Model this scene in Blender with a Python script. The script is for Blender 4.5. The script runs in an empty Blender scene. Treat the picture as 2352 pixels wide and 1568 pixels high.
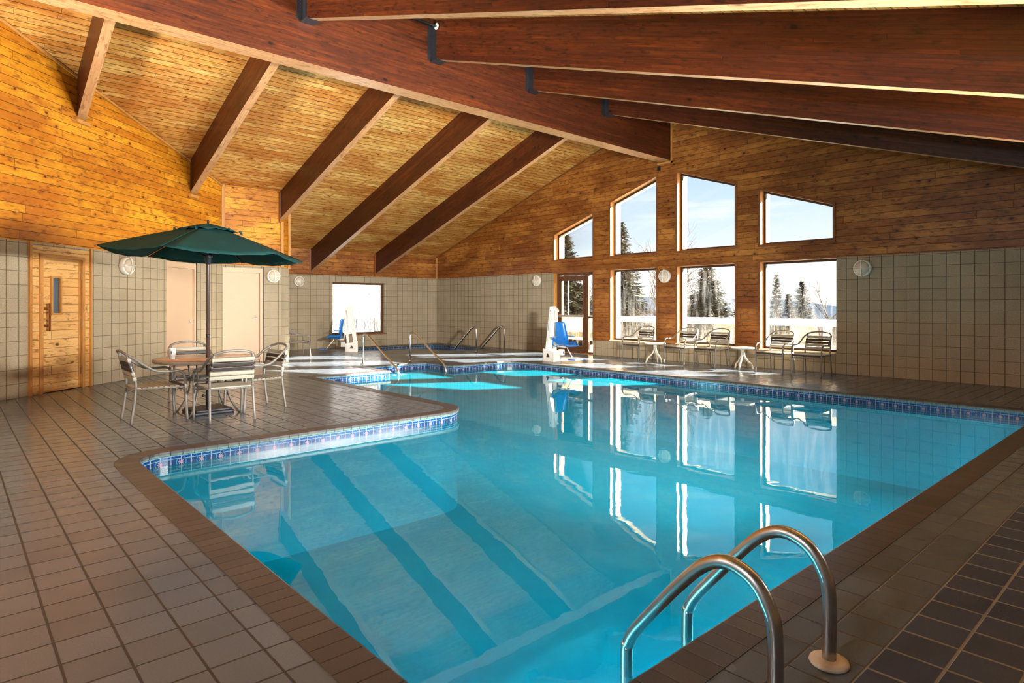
import bpy, bmesh, math, random
from mathutils import Vector, Matrix
from mathutils.geometry import tessellate_polygon
random.seed(7)
SC = bpy.context.scene
COL = SC.collection
PI = math.pi

# ------------------------------------------------------------------ camera numbers (photo is 2352x1568, level camera, two-point perspective)
FPX = 1442.0; EYE = 1.33
TH = math.atan2(1604, 1442)
FW = (math.cos(TH), math.sin(TH)); RT = (math.sin(TH), -math.cos(TH)); HY = 701.0

def srgb(*c):
    if len(c) == 1: c = [int(c[0][i:i+2], 16) for i in (0, 2, 4)]
    o = []
    for x in c:
        x = x / 255.0
        o.append(x / 12.92 if x <= .04045 else ((x + .055) / 1.055) ** 2.4)
    return (o[0], o[1], o[2], 1)

# ------------------------------------------------------------------ node helper
class G:
    def __init__(s, name):
        s.m = bpy.data.materials.new(name); s.m.use_nodes = True
        s.nt = s.m.node_tree; s.nt.nodes.clear()
        s.out = s.nt.nodes.new('ShaderNodeOutputMaterial')
    def n(s, t, **k):
        x = s.nt.nodes.new(t)
        for a, b in k.items(): setattr(x, a, b)
        return x
    def put(s, sock, v):
        if v is None: return
        if hasattr(v, 'is_linked') or isinstance(v, bpy.types.NodeSocket): s.nt.links.new(v, sock)
        else:
            try: sock.default_value = v
            except Exception: sock.default_value = (v, v, v)
    def f(s, op, a, b=None, c=None, clamp=False):
        x = s.n('ShaderNodeMath', operation=op); x.use_clamp = clamp
        s.put(x.inputs[0], a); s.put(x.inputs[1], b); s.put(x.inputs[2], c)
        return x.outputs[0]
    def comb(s, a, b, c=0.0):
        x = s.n('ShaderNodeCombineXYZ'); s.put(x.inputs[0], a); s.put(x.inputs[1], b); s.put(x.inputs[2], c); return x.outputs[0]
    def sep(s, v):
        x = s.n('ShaderNodeSeparateXYZ'); s.put(x.inputs[0], v); return x.outputs[0], x.outputs[1], x.outputs[2]
    def mix(s, f, a, b, blend='MIX'):
        x = s.n('ShaderNodeMix', data_type='RGBA', blend_type=blend)
        s.put(x.inputs[0], f); s.put(x.inputs[6], a); s.put(x.inputs[7], b); return x.outputs[2]
    def white(s, v):
        x = s.n('ShaderNodeTexWhiteNoise', noise_dimensions='3D'); s.put(x.inputs['Vector'], v); return x.outputs['Value']
    def noise(s, v, scale=1.0, detail=2.0, rough=.5):
        x = s.n('ShaderNodeTexNoise'); s.put(x.inputs['Vector'], v)
        x.inputs['Scale'].default_value = scale; x.inputs['Detail'].default_value = detail; x.inputs['Roughness'].default_value = rough
        return x.outputs['Fac']
    def ramp(s, v, a, b, lo=0.0, hi=1.0):
        x = s.n('ShaderNodeMapRange'); x.clamp = True; s.put(x.inputs[0], v)
        x.inputs[1].default_value = a; x.inputs[2].default_value = b; x.inputs[3].default_value = lo; x.inputs[4].default_value = hi
        return x.outputs[0]
    def uv(s): return s.n('ShaderNodeUVMap').outputs[0]
    def pos(s): return s.n('ShaderNodeNewGeometry').outputs['Position']
    def obj(s): return s.n('ShaderNodeTexCoord').outputs['Object']
    def bump(s, h, strength=.4, dist=.01):
        x = s.n('ShaderNodeBump'); s.put(x.inputs['Height'], h); x.inputs['Strength'].default_value = strength; x.inputs['Distance'].default_value = dist
        return x.outputs[0]
    def bsdf(s, col, rough=.5, metal=0.0, spec=.5, normal=None, **k):
        x = s.n('ShaderNodeBsdfPrincipled')
        s.put(x.inputs['Base Color'], col); s.put(x.inputs['Roughness'], rough); s.put(x.inputs['Metallic'], metal)
        s.put(x.inputs['Specular IOR Level'], spec)
        if normal is not None: s.put(x.inputs['Normal'], normal)
        for a, b in k.items(): s.put(x.inputs[a.replace('_', ' ')], b)
        s.nt.links.new(x.outputs[0], s.out.inputs[0]); return x

def plain(name, col, rough=.5, metal=0.0, spec=.5, var=.06, scale=30.0, bump=0.0, **k):
    g = G(name)
    n = g.noise(g.obj(), scale, 3, .6)
    c = g.mix(g.ramp(n, .3, .7), tuple(x * (1 - var) for x in col[:3]) + (1,), tuple(min(1, x * (1 + var)) for x in col[:3]) + (1,))
    g.bsdf(c, rough, metal, spec, normal=g.bump(n, bump, .002) if bump else None, **k)
    return g.m

def planks(name, ca, cb, cknot, p=.127, length=2.6, groove=.05, knots=.5, stain=None, stain_amt=.5, rough=.42, gdark=.25, spec=.4, grain=.35, kscale=3.0):
    g = G(name); u, v, _ = g.sep(g.uv())
    r = g.f('DIVIDE', v, p); row = g.f('FLOOR', r); fv = g.f('SUBTRACT', r, row)
    off = g.f('MULTIPLY', g.white(g.comb(row, 3.3, 1.7)), length * 3)
    cu = g.f('DIVIDE', g.f('ADD', u, off), length); cell = g.f('FLOOR', cu); fu = g.f('SUBTRACT', cu, cell)
    rnd = g.white(g.comb(row, cell, .5)); rnd2 = g.white(g.comb(row, cell, 7.5))
    gr = g.noise(g.comb(g.f('ADD', g.f('MULTIPLY', u, 1.2), g.f('MULTIPLY', rnd, 31)), g.f('MULTIPLY', v, 34), rnd), 1.0, 5, .62)
    ring = g.noise(g.comb(g.f('ADD', g.f('MULTIPLY', u, .9), g.f('MULTIPLY', rnd2, 17)), g.f('MULTIPLY', v, 9), rnd2), 1.0, 2, .5)
    rings = g.f('SINE', g.f('MULTIPLY', ring, 60))
    c = g.mix(rnd, ca, cb)
    c = g.mix(g.f('MULTIPLY', g.ramp(gr, .35, .75), grain), c, cknot)
    c = g.mix(g.f('MULTIPLY', g.ramp(rings, .2, 1.0), grain * .35), c, cknot)
    if stain:
        st = g.noise(g.comb(g.f('ADD', g.f('MULTIPLY', u, .9), g.f('MULTIPLY', rnd, .6)), g.f('MULTIPLY', v, 1.8), 2.0), 1.0, 5, .65)
        c = g.mix(g.ramp(st, .40, .60, 0, stain_amt), c, stain)
        smear = g.noise(g.comb(g.f('ADD', g.f('MULTIPLY', u, 7), g.f('MULTIPLY', rnd, 9)), g.f('MULTIPLY', v, 22), rnd2), 1.0, 3, .6)
        c = g.mix(g.f('MULTIPLY', g.ramp(smear, .54, .68), .7), c, cknot)
    # knots: jittered cells, some of them dark
    vo = g.n('ShaderNodeTexVoronoi', feature='F1'); vo.inputs['Scale'].default_value = 1.0
    wob = g.f('MULTIPLY', g.noise(g.comb(g.f('MULTIPLY', u, 30), g.f('MULTIPLY', v, 30), 1.0), 1.0, 1), .12)
    g.put(vo.inputs['Vector'], g.comb(g.f('ADD', g.f('MULTIPLY', u, kscale), wob), g.f('MULTIPLY', v, kscale * 1.35), rnd))
    pick = g.sep(vo.outputs['Color'])[0]
    kn = g.f('MULTIPLY', g.ramp(vo.outputs['Distance'], .07, .15, 1, 0), g.f('LESS_THAN', pick, knots))
    halo = g.f('MULTIPLY', g.ramp(vo.outputs['Distance'], .08, .36, .62, 0), g.f('LESS_THAN', pick, knots))
    c = g.mix(halo, c, stain or cknot); c = g.mix(g.f('MULTIPLY', kn, .95), c, tuple(x * .55 for x in cknot[:3]) + (1,))
    e = g.f('ABSOLUTE', g.f('SUBTRACT', fv, .5)); gm = g.ramp(e, .5 - groove, .5 - groove * .45)
    e2 = g.f('ABSOLUTE', g.f('SUBTRACT', fu, .5)); gm2 = g.ramp(e2, .5 - .0022, .5 - .0010)
    gg = g.f('MAXIMUM', gm, g.f('MULTIPLY', gm2, .8))
    c = g.mix(g.f('MULTIPLY', gg, 1 - gdark), c, tuple(x * .18 for x in cknot[:3]) + (1,))
    h = g.f('SUBTRACT', g.f('MULTIPLY', gr, .12), gg)
    g.bsdf(c, g.f('ADD', rough, g.f('MULTIPLY', gr, .12)), 0, spec, normal=g.bump(h, .5, .006))
    return g.m

def blockwall(name, c, dark, p=.2032, v0=0.0):
    g = G(name); u, v, _ = g.sep(g.uv())
    a = g.f('DIVIDE', u, p); b = g.f('DIVIDE', g.f('ADD', v, v0), p)
    ia = g.f('FLOOR', a); ib = g.f('FLOOR', b)
    ea = g.f('ABSOLUTE', g.f('SUBTRACT', g.f('SUBTRACT', a, ia), .5)); eb = g.f('ABSOLUTE', g.f('SUBTRACT', g.f('SUBTRACT', b, ib), .5))
    ma = g.ramp(ea, .5 - .034, .5 - .016); mb = g.ramp(eb, .5 - .030, .5 - .014)
    rnd = g.white(g.comb(ia, ib, .5))
    sp = g.noise(g.comb(u, v), 95, 4, .75); sp2 = g.noise(g.comb(u, v), 260, 2, .6); big = g.noise(g.comb(u, v), 1.2, 3)
    col = g.mix(g.f('MULTIPLY', rnd, .5), c, tuple(x * .78 for x in c[:3]) + (1,))
    col = g.mix(g.ramp(sp, .38, .60, .8, 0), col, dark)
    col = g.mix(g.ramp(sp2, .56, .72, 0, .35), col, tuple(min(1, x * 1.7) for x in c[:3]) + (1,))
    col = g.mix(g.ramp(big, .4, .7, 0, .25), col, dark)
    gr = g.f('MAXIMUM', ma, g.f('MULTIPLY', mb, .75))
    col = g.mix(g.f('MULTIPLY', gr, .85), col, tuple(x * .30 for x in dark[:3]) + (1,))
    h = g.f('SUBTRACT', g.f('MULTIPLY', sp, .25), gr)
    g.bsdf(col, .75, 0, .3, normal=g.bump(h, .6, .006))
    return g.m

def decktile():
    g = G('deck_tile'); x, y, z = g.sep(g.pos()); p = .2
    a = g.f('DIVIDE', g.f('SUBTRACT', x, .11), p); b = g.f('DIVIDE', g.f('SUBTRACT', y, .047), p)
    ia = g.f('FLOOR', a); ib = g.f('FLOOR', b)
    ea = g.f('ABSOLUTE', g.f('SUBTRACT', g.f('SUBTRACT', a, ia), .5)); eb = g.f('ABSOLUTE', g.f('SUBTRACT', g.f('SUBTRACT', b, ib), .5))
    gr = g.f('MAXIMUM', g.ramp(ea, .5 - .034, .5 - .020), g.ramp(eb, .5 - .030, .5 - .018))
    rnd = g.white(g.comb(ia, ib, .5)); rnd2 = g.white(g.comb(ia, ib, 4.5))
    sp = g.noise(g.pos(), 160, 3, .7); big = g.noise(g.pos(), 1.1, 3, .6)
    c = g.mix(rnd, srgb(100, 112, 126), srgb(86, 96, 108))
    c = g.mix(g.ramp(sp, .35, .65, 0, .5), c, srgb(72, 78, 84))
    c = g.mix(g.ramp(big, .4, .7, 0, .35), c, srgb(110, 116, 124))
    blue = g.mix(rnd2, srgb(58, 70, 96), srgb(74, 86, 108))
    blue = g.mix(g.ramp(sp, .35, .65, 0, .4), blue, srgb(46, 54, 72))
    near = g.f('MULTIPLY', g.f('LESS_THAN', y, .847), g.f('GREATER_THAN', x, 1.31))
    near = g.f('MULTIPLY', near, g.f('LESS_THAN', x, 9.5))
    far = g.f('MULTIPLY', g.f('GREATER_THAN', x, 10.51), g.f('MULTIPLY', g.f('LESS_THAN', x, 10.71), g.f('LESS_THAN', y, 3.647)))
    c = g.mix(g.f('MAXIMUM', near, far), c, blue)
    gcol = g.mix(g.f('MAXIMUM', near, far), srgb(46, 42, 40), srgb(124, 118, 108))
    c = g.mix(gr, c, gcol)
    ro = g.f('ADD', .17, g.f('ADD', g.f('MULTIPLY', g.ramp(big, .3, .7), .12), g.f('MULTIPLY', gr, .4)))
    tilt = g.f('MULTIPLY', rnd, .0)
    h = g.f('SUBTRACT', g.f('MULTIPLY', sp, .10), gr)
    g.bsdf(c, ro, 0, .75, normal=g.bump(h, .45, .004))
    return g.m

def copingmat():
    g = G('coping_tile'); u, v, _ = g.sep(g.uv())
    a = g.f('DIVIDE', u, .1); ia = g.f('FLOOR', a); ea = g.f('ABSOLUTE', g.f('SUBTRACT', g.f('SUBTRACT', a, ia), .5))
    gr = g.ramp(ea, .5 - .045, .5 - .025)
    gr = g.f('MAXIMUM', gr, g.ramp(v, .004, .010, 1, 0))
    rnd = g.white(g.comb(ia, .5, .5)); sp = g.noise(g.pos(), 120, 3, .7)
    c = g.mix(rnd, srgb(86, 80, 80), srgb(68, 64, 65)); c = g.mix(g.ramp(sp, .35, .65, 0, .4), c, srgb(64, 56, 54))
    z = g.sep(g.pos())[2]
    lime = g.f('MULTIPLY', g.ramp(z, -.018, -.034), g.ramp(g.noise(g.pos(), 26, 3), .3, .55, .3, 1))
    c = g.mix(g.f('MULTIPLY', lime, .8), c, srgb(120, 158, 146))
    c = g.mix(gr, c, srgb(40, 35, 33))
    g.bsdf(c, .34, 0, .55, normal=g.bump(g.f('SUBTRACT', g.f('MULTIPLY', sp, .1), gr), .5, .004))
    return g.m

def waterline():
    g = G('waterline_tile'); u, v, _ = g.sep(g.uv()); P = .0865
    z = g.sep(g.pos())[2]
    a = g.f('DIVIDE', u, P); ia = g.f('FLOOR', a); ea = g.f('ABSOLUTE', g.f('SUBTRACT', g.f('SUBTRACT', a, ia), .5))
    gr = g.ramp(ea, .5 - .04, .5 - .025)
    for zz in (-.052, -.080, -.150): gr = g.f('MAXIMUM', gr, g.ramp(g.f('ABSOLUTE', g.f('SUBTRACT', z, zz)), .0018, .003, 1, 0))
    # medallions every second joint
    b = g.f('DIVIDE', u, P * 2); fb = g.f('MULTIPLY', g.f('SUBTRACT', g.f('FRACT', g.f('ADD', b, .5)), .5), P * 2)
    dz = g.f('SUBTRACT', z, -.112)
    rad = g.f('SQRT', g.f('ADD', g.f('MULTIPLY', fb, fb), g.f('MULTIPLY', dz, dz)))
    ang = g.f('ARCTAN2', dz, fb)
    pet = g.f('ADD', .0185, g.f('MULTIPLY', g.f('COSINE', g.f('MULTIPLY', ang, 8)), .0085))
    flower = g.ramp(g.f('SUBTRACT', rad, pet), -.002, .001, 1, 0)
    core = g.ramp(rad, .006, .008, 1, 0)
    ring = g.ramp(g.f('ABSOLUTE', g.f('SUBTRACT', rad, g.f('ADD', .041, g.f('MULTIPLY', g.f('SINE', g.f('MULTIPLY', ang, 22)), .003)))), .002, .0035, 1, 0)
    fc = g.f('MULTIPLY', g.f('SUBTRACT', g.f('FRACT', b), .5), P * 2)
    rad2 = g.f('SQRT', g.f('ADD', g.f('MULTIPLY', fc, fc), g.f('MULTIPLY', g.f('SUBTRACT', z, -.118), g.f('SUBTRACT', z, -.118))))
    bud = g.ramp(rad2, .008, .011, 1, 0)
    base = g.mix(g.noise(g.comb(u, z), 55, 2), srgb(14, 38, 82), srgb(36, 62, 104))
    inner = g.ramp(rad, .034, .038, 1, 0); base = g.mix(inner, base, srgb(14, 44, 92))
    c = g.mix(ring, base, srgb(70, 130, 165)); c = g.mix(flower, c, srgb(170, 132, 152)); c = g.mix(core, c, srgb(140, 52, 84)); c = g.mix(bud, c, srgb(128, 84, 120))
    w = g.f('SINE', g.f('MULTIPLY', u, 2 * PI / P * 2.5)); w2 = g.f('ABSOLUTE', g.f('SUBTRACT', g.f('ADD', z, .066), g.f('MULTIPLY', w, .005)))
    top = g.mix(g.ramp(w2, .003, .0045, 1, 0), srgb(20, 76, 140), srgb(10, 32, 70))
    c = g.mix(g.f('GREATER_THAN', z, -.080), c, top)
    c = g.mix(gr, c, srgb(140, 158, 164))
    below = g.f('LESS_THAN', z, -.20); c = g.mix(below, c, srgb(120, 190, 205))
    g.bsdf(c, .18, 0, .5); return g.m

def glassmat(name, haze=0.0):
    g = G(name)
    t = g.n('ShaderNodeBsdfTransparent'); t.inputs[0].default_value = (.94, .95, .94, 1)
    gl = g.n('ShaderNodeBsdfGlossy'); gl.inputs['Roughness'].default_value = .02
    fr = g.n('ShaderNodeFresnel'); fr.inputs[0].default_value = 1.45
    m = g.n('ShaderNodeMixShader'); g.put(m.inputs[0], g.f('MULTIPLY', fr.outputs[0], .8)); g.put(m.inputs[1], t.outputs[0]); g.put(m.inputs[2], gl.outputs[0])
    o = m.outputs[0]
    if haze:
        d = g.n('ShaderNodeBsdfTranslucent'); d.inputs[0].default_value = (.8, .82, .84, 1)
        x, y, z = g.sep(g.pos())
        st = g.noise(g.comb(g.f('MULTIPLY', y, 9), g.f('MULTIPLY', z, 1.3), x), 1.0, 4, .6)
        st2 = g.noise(g.comb(g.f('MULTIPLY', y, 60), g.f('MULTIPLY', z, 2.0), x), 1.0, 2, .6)
        k = g.f('MULTIPLY', g.f('MULTIPLY', g.ramp(st, .42, .7), g.ramp(st2, .3, .7, .5, 1)), haze)
        m2 = g.n('ShaderNodeMixShader'); g.put(m2.inputs[0], k); g.put(m2.inputs[1], o); g.put(m2.inputs[2], d.outputs[0]); o = m2.outputs[0]
    g.nt.links.new(o, g.out.inputs[0]); return g.m

def watermat(name, tint, ior=1.66, rip=.012, body=(.0, .42, .60, 1), turbid=.38):
    g = G(name); p = g.pos(); x, y, z = g.sep(p)
    # long ripples lying across the line of sight of anybody on the near deck come from the return jets on the left
    n1 = g.noise(p, 2.2, 2, .5); n2 = g.noise(p, 9.0, 3, .55); calm = g.noise(p, .55, 2)
    h = g.f('ADD', n1, g.f('MULTIPLY', g.f('MULTIPLY', n2, .22), g.ramp(calm, .35, .7, .25, 1)))
    bp = g.bump(h, rip, .1)
    t = g.n('ShaderNodeBsdfTransparent'); t.inputs[0].default_value = tint
    gl = g.n('ShaderNodeBsdfGlossy'); gl.inputs['Roughness'].default_value = .015; g.put(gl.inputs['Normal'], bp)
    fr = g.n('ShaderNodeFresnel'); fr.inputs[0].default_value = ior; g.put(fr.inputs['Normal'], bp)
    df = g.n('ShaderNodeBsdfDiffuse'); df.inputs[0].default_value = body     # fine scattering in the treated water
    mb_ = g.n('ShaderNodeMixShader'); mb_.inputs[0].default_value = turbid; g.put(mb_.inputs[1], t.outputs[0]); g.put(mb_.inputs[2], df.outputs[0])
    m = g.n('ShaderNodeMixShader'); g.put(m.inputs[0], fr.outputs[0]); g.put(m.inputs[1], mb_.outputs[0]); g.put(m.inputs[2], gl.outputs[0])
    g.nt.links.new(m.outputs[0], g.out.inputs[0]); return g.m

def poolpaint():
    g = G('pool_plaster'); p = g.pos(); n = g.noise(p, 1.4, 4, .6); n2 = g.noise(p, 25, 3)
    c = g.mix(g.ramp(n, .35, .7), srgb(30, 178, 208), srgb(60, 196, 218)); c = g.mix(g.ramp(n2, .4, .6, 0, .12), c, srgb(40, 168, 200))
    g.bsdf(c, .6, 0, .2); return g.m

M = {}
KN = srgb(70, 30, 8)
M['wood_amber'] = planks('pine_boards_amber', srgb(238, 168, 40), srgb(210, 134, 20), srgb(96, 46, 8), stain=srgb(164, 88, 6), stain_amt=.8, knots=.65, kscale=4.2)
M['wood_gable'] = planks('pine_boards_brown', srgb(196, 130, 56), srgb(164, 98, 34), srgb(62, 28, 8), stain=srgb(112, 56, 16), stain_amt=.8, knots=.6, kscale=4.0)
M['wood_ceiling'] = planks('ceiling_boards', srgb(242, 194, 110), srgb(220, 158, 74), srgb(86, 44, 14), p=.127, length=2.0, stain=srgb(178, 104, 36), stain_amt=.85, knots=.7, groove=.075, grain=.4, kscale=4.6)
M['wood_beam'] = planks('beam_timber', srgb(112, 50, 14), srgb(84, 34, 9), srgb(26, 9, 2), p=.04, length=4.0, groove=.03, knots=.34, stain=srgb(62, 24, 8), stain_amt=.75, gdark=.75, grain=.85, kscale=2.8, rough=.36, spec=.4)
M['wood_beam_bottom_lit'] = planks('lit_beam_underside_timber', srgb(206, 160, 112), srgb(188, 142, 96), srgb(110, 66, 34), p=.3, length=1.9, groove=.0, knots=.2, stain=srgb(170, 116, 70), stain_amt=.5, gdark=.9, grain=.5, rough=.3, spec=.6)  # beam underside: lighter stain, with light bounced from below put into the colour
M['wood_light'] = planks('light_pine_boards', srgb(236, 190, 122), srgb(222, 168, 98), srgb(110, 66, 28), p=.135, length=4.0, stain=srgb(206, 146, 74), stain_amt=.35, knots=.4, groove=.035, grain=.22, kscale=3.2)
M['wood_trim'] = planks('trim_timber', srgb(150, 92, 44), srgb(134, 78, 36), srgb(70, 34, 12), p=.3, length=3.0, groove=.0, knots=.1, grain=.5, gdark=1.0)
M['wood_trim_light'] = planks('light_trim_timber', srgb(206, 148, 76), srgb(190, 128, 60), srgb(96, 54, 20), p=.3, length=3.0, groove=.0, knots=.1, grain=.4, gdark=1.0)
M['block'] = blockwall('split_block', srgb(184, 169, 142), srgb(122, 106, 82))
M['deck'] = decktile(); M['coping'] = copingmat(); M['waterline'] = waterline(); M['plaster'] = poolpaint()
M['water'] = watermat('pool_water', (.30, .84, .92, 1)); M['spa_water'] = watermat('spa_water', (.45, .75, .72, 1), 1.4, body=(.05, .25, .22, 1), turbid=.3)
M['glass'] = glassmat('window_glass'); M['glass_hazy'] = glassmat('misted_window_glass', .022)
M['bronze'] = plain('dark_bronze_metal', srgb(64, 44, 30), .45, .3)
M['door_metal'] = plain('brown_door_metal', srgb(96, 62, 38), .45, .2)
M['steel'] = plain('brushed_steel', (.62, .60, .57, 1), .26, 1.0, var=.08)
M['chrome'] = plain('chrome', (.86, .86, .87, 1), .38, .6)
M['ladder_steel'] = plain('satin_steel', (.55, .53, .50, 1), .30, 1.0, var=.1, scale=12)
M['flange'] = plain('ivory_plastic', srgb(214, 196, 172), .4)
M['cream'] = plain('cream_siding', srgb(236, 214, 176), .7)
M['pink'] = plain('pale_pink_paint', srgb(206, 175, 144), .42, var=.02, scale=4)
M['white'] = plain('white_enamel', srgb(226, 222, 210), .35)
M['frost'] = plain('frosted_lens', srgb(206, 192, 170), .25, spec=.6)
M['frame'] = plain('taupe_tube', srgb(128, 122, 114), .42, .15, var=.1)
M['strap'] = plain('beige_vinyl_strap', srgb(168, 160, 142), .5)
M['strap_dark'] = plain('dark_brown_vinyl_strap', srgb(52, 42, 38), .45)
M['table_top'] = plain('tan_laminate', srgb(206, 164, 134), .2, var=.08, scale=14)
M['table_side'] = plain('taupe_rim', srgb(150, 134, 118), .45)
M['white_top'] = plain('off_white_resin', srgb(222, 214, 196), .4)
M['black'] = plain('black_iron', srgb(30, 30, 34), .45, spec=.5)
M['pole'] = plain('dark_brown_pole', srgb(84, 68, 62), .35, .3)
M['blue'] = plain('blue_plastic', srgb(10, 108, 190), .3, spec=.6)
M['lift_white'] = plain('lift_enamel', srgb(228, 224, 214), .4)
M['rust'] = plain('rust_spots', srgb(172, 112, 50), .8)
M['snow'] = plain('snow', srgb(244, 246, 250), .7, var=.02, scale=3)
M['cup'] = plain('white_paper', srgb(226, 224, 220), .6)
M['green_ink'] = plain('dark_green_ink', srgb(30, 70, 50), .6)
M['wired_glass'] = plain('dark_wired_glass', srgb(72, 84, 92), .12, spec=.8, var=.15, scale=60)
M['rubber'] = plain('black_rubber', srgb(26, 26, 28), .7)
M['teal_pipe'] = plain('black_pipe_paint', srgb(26, 30, 34), .35)
M['needle'] = plain('spruce_needles', srgb(52, 52, 32), .9, var=.45, scale=1.5)
M['needle2'] = plain('dark_spruce_needles', srgb(44, 48, 36), .9, var=.4, scale=1.5)
M['bark'] = plain('bark', srgb(70, 58, 48), .9, var=.3)
M['bark_pale'] = plain('pale_twigs', srgb(198, 190, 184), .9, var=.1)
M['brush'] = plain('winter_brush', srgb(72, 60, 44), .9, var=.35, scale=2)
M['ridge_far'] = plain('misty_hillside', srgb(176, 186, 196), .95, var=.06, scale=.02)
M['label_blue'] = plain('blue_decal', srgb(90, 120, 190), .5)

def fabric():
    g = G('dark_green_canvas'); o = g.obj(); n = g.noise(o, 3.0, 4, .6); x, y, z = g.sep(o)
    c = g.mix(g.ramp(n, .35, .65), srgb(16, 84, 82), srgb(12, 66, 66))
    w = g.f('SINE', g.f('MULTIPLY', g.f('ADD', x, y), 900))
    d = g.n('ShaderNodeBsdfPrincipled'); g.put(d.inputs['Base Color'], c); d.inputs['Roughness'].default_value = .75
    t = g.n('ShaderNodeBsdfTranslucent'); t.inputs[0].default_value = srgb(20, 150, 150)
    m = g.n('ShaderNodeMixShader'); m.inputs[0].default_value = .35; g.put(m.inputs[1], d.outputs[0]); g.put(m.inputs[2], t.outputs[0])
    g.nt.links.new(m.outputs[0], g.out.inputs[0]); return g.m
M['canvas'] = fabric()

# ------------------------------------------------------------------ mesh helper
def cr(pts, n=6, closed=False):
    P = [Vector(p) for p in pts]; L = len(P); out = []
    rng = range(L) if closed else range(L - 1)
    for i in rng:
        p1, p2 = P[i], P[(i + 1) % L]
        p0 = P[i - 1] if (i > 0 or closed) else p1 * 2 - p2
        p3 = P[(i + 2) % L] if (i + 2 < L or closed) else p2 * 2 - p1
        for k in range(n):
            t = k / n
            out.append(.5 * ((2 * p1) + (p2 - p0) * t + (2 * p0 - 5 * p1 + 4 * p2 - p3) * t * t + (3 * p1 - p0 - 3 * p2 + p3) * t ** 3))
    if not closed: out.append(P[-1])
    return out

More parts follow.
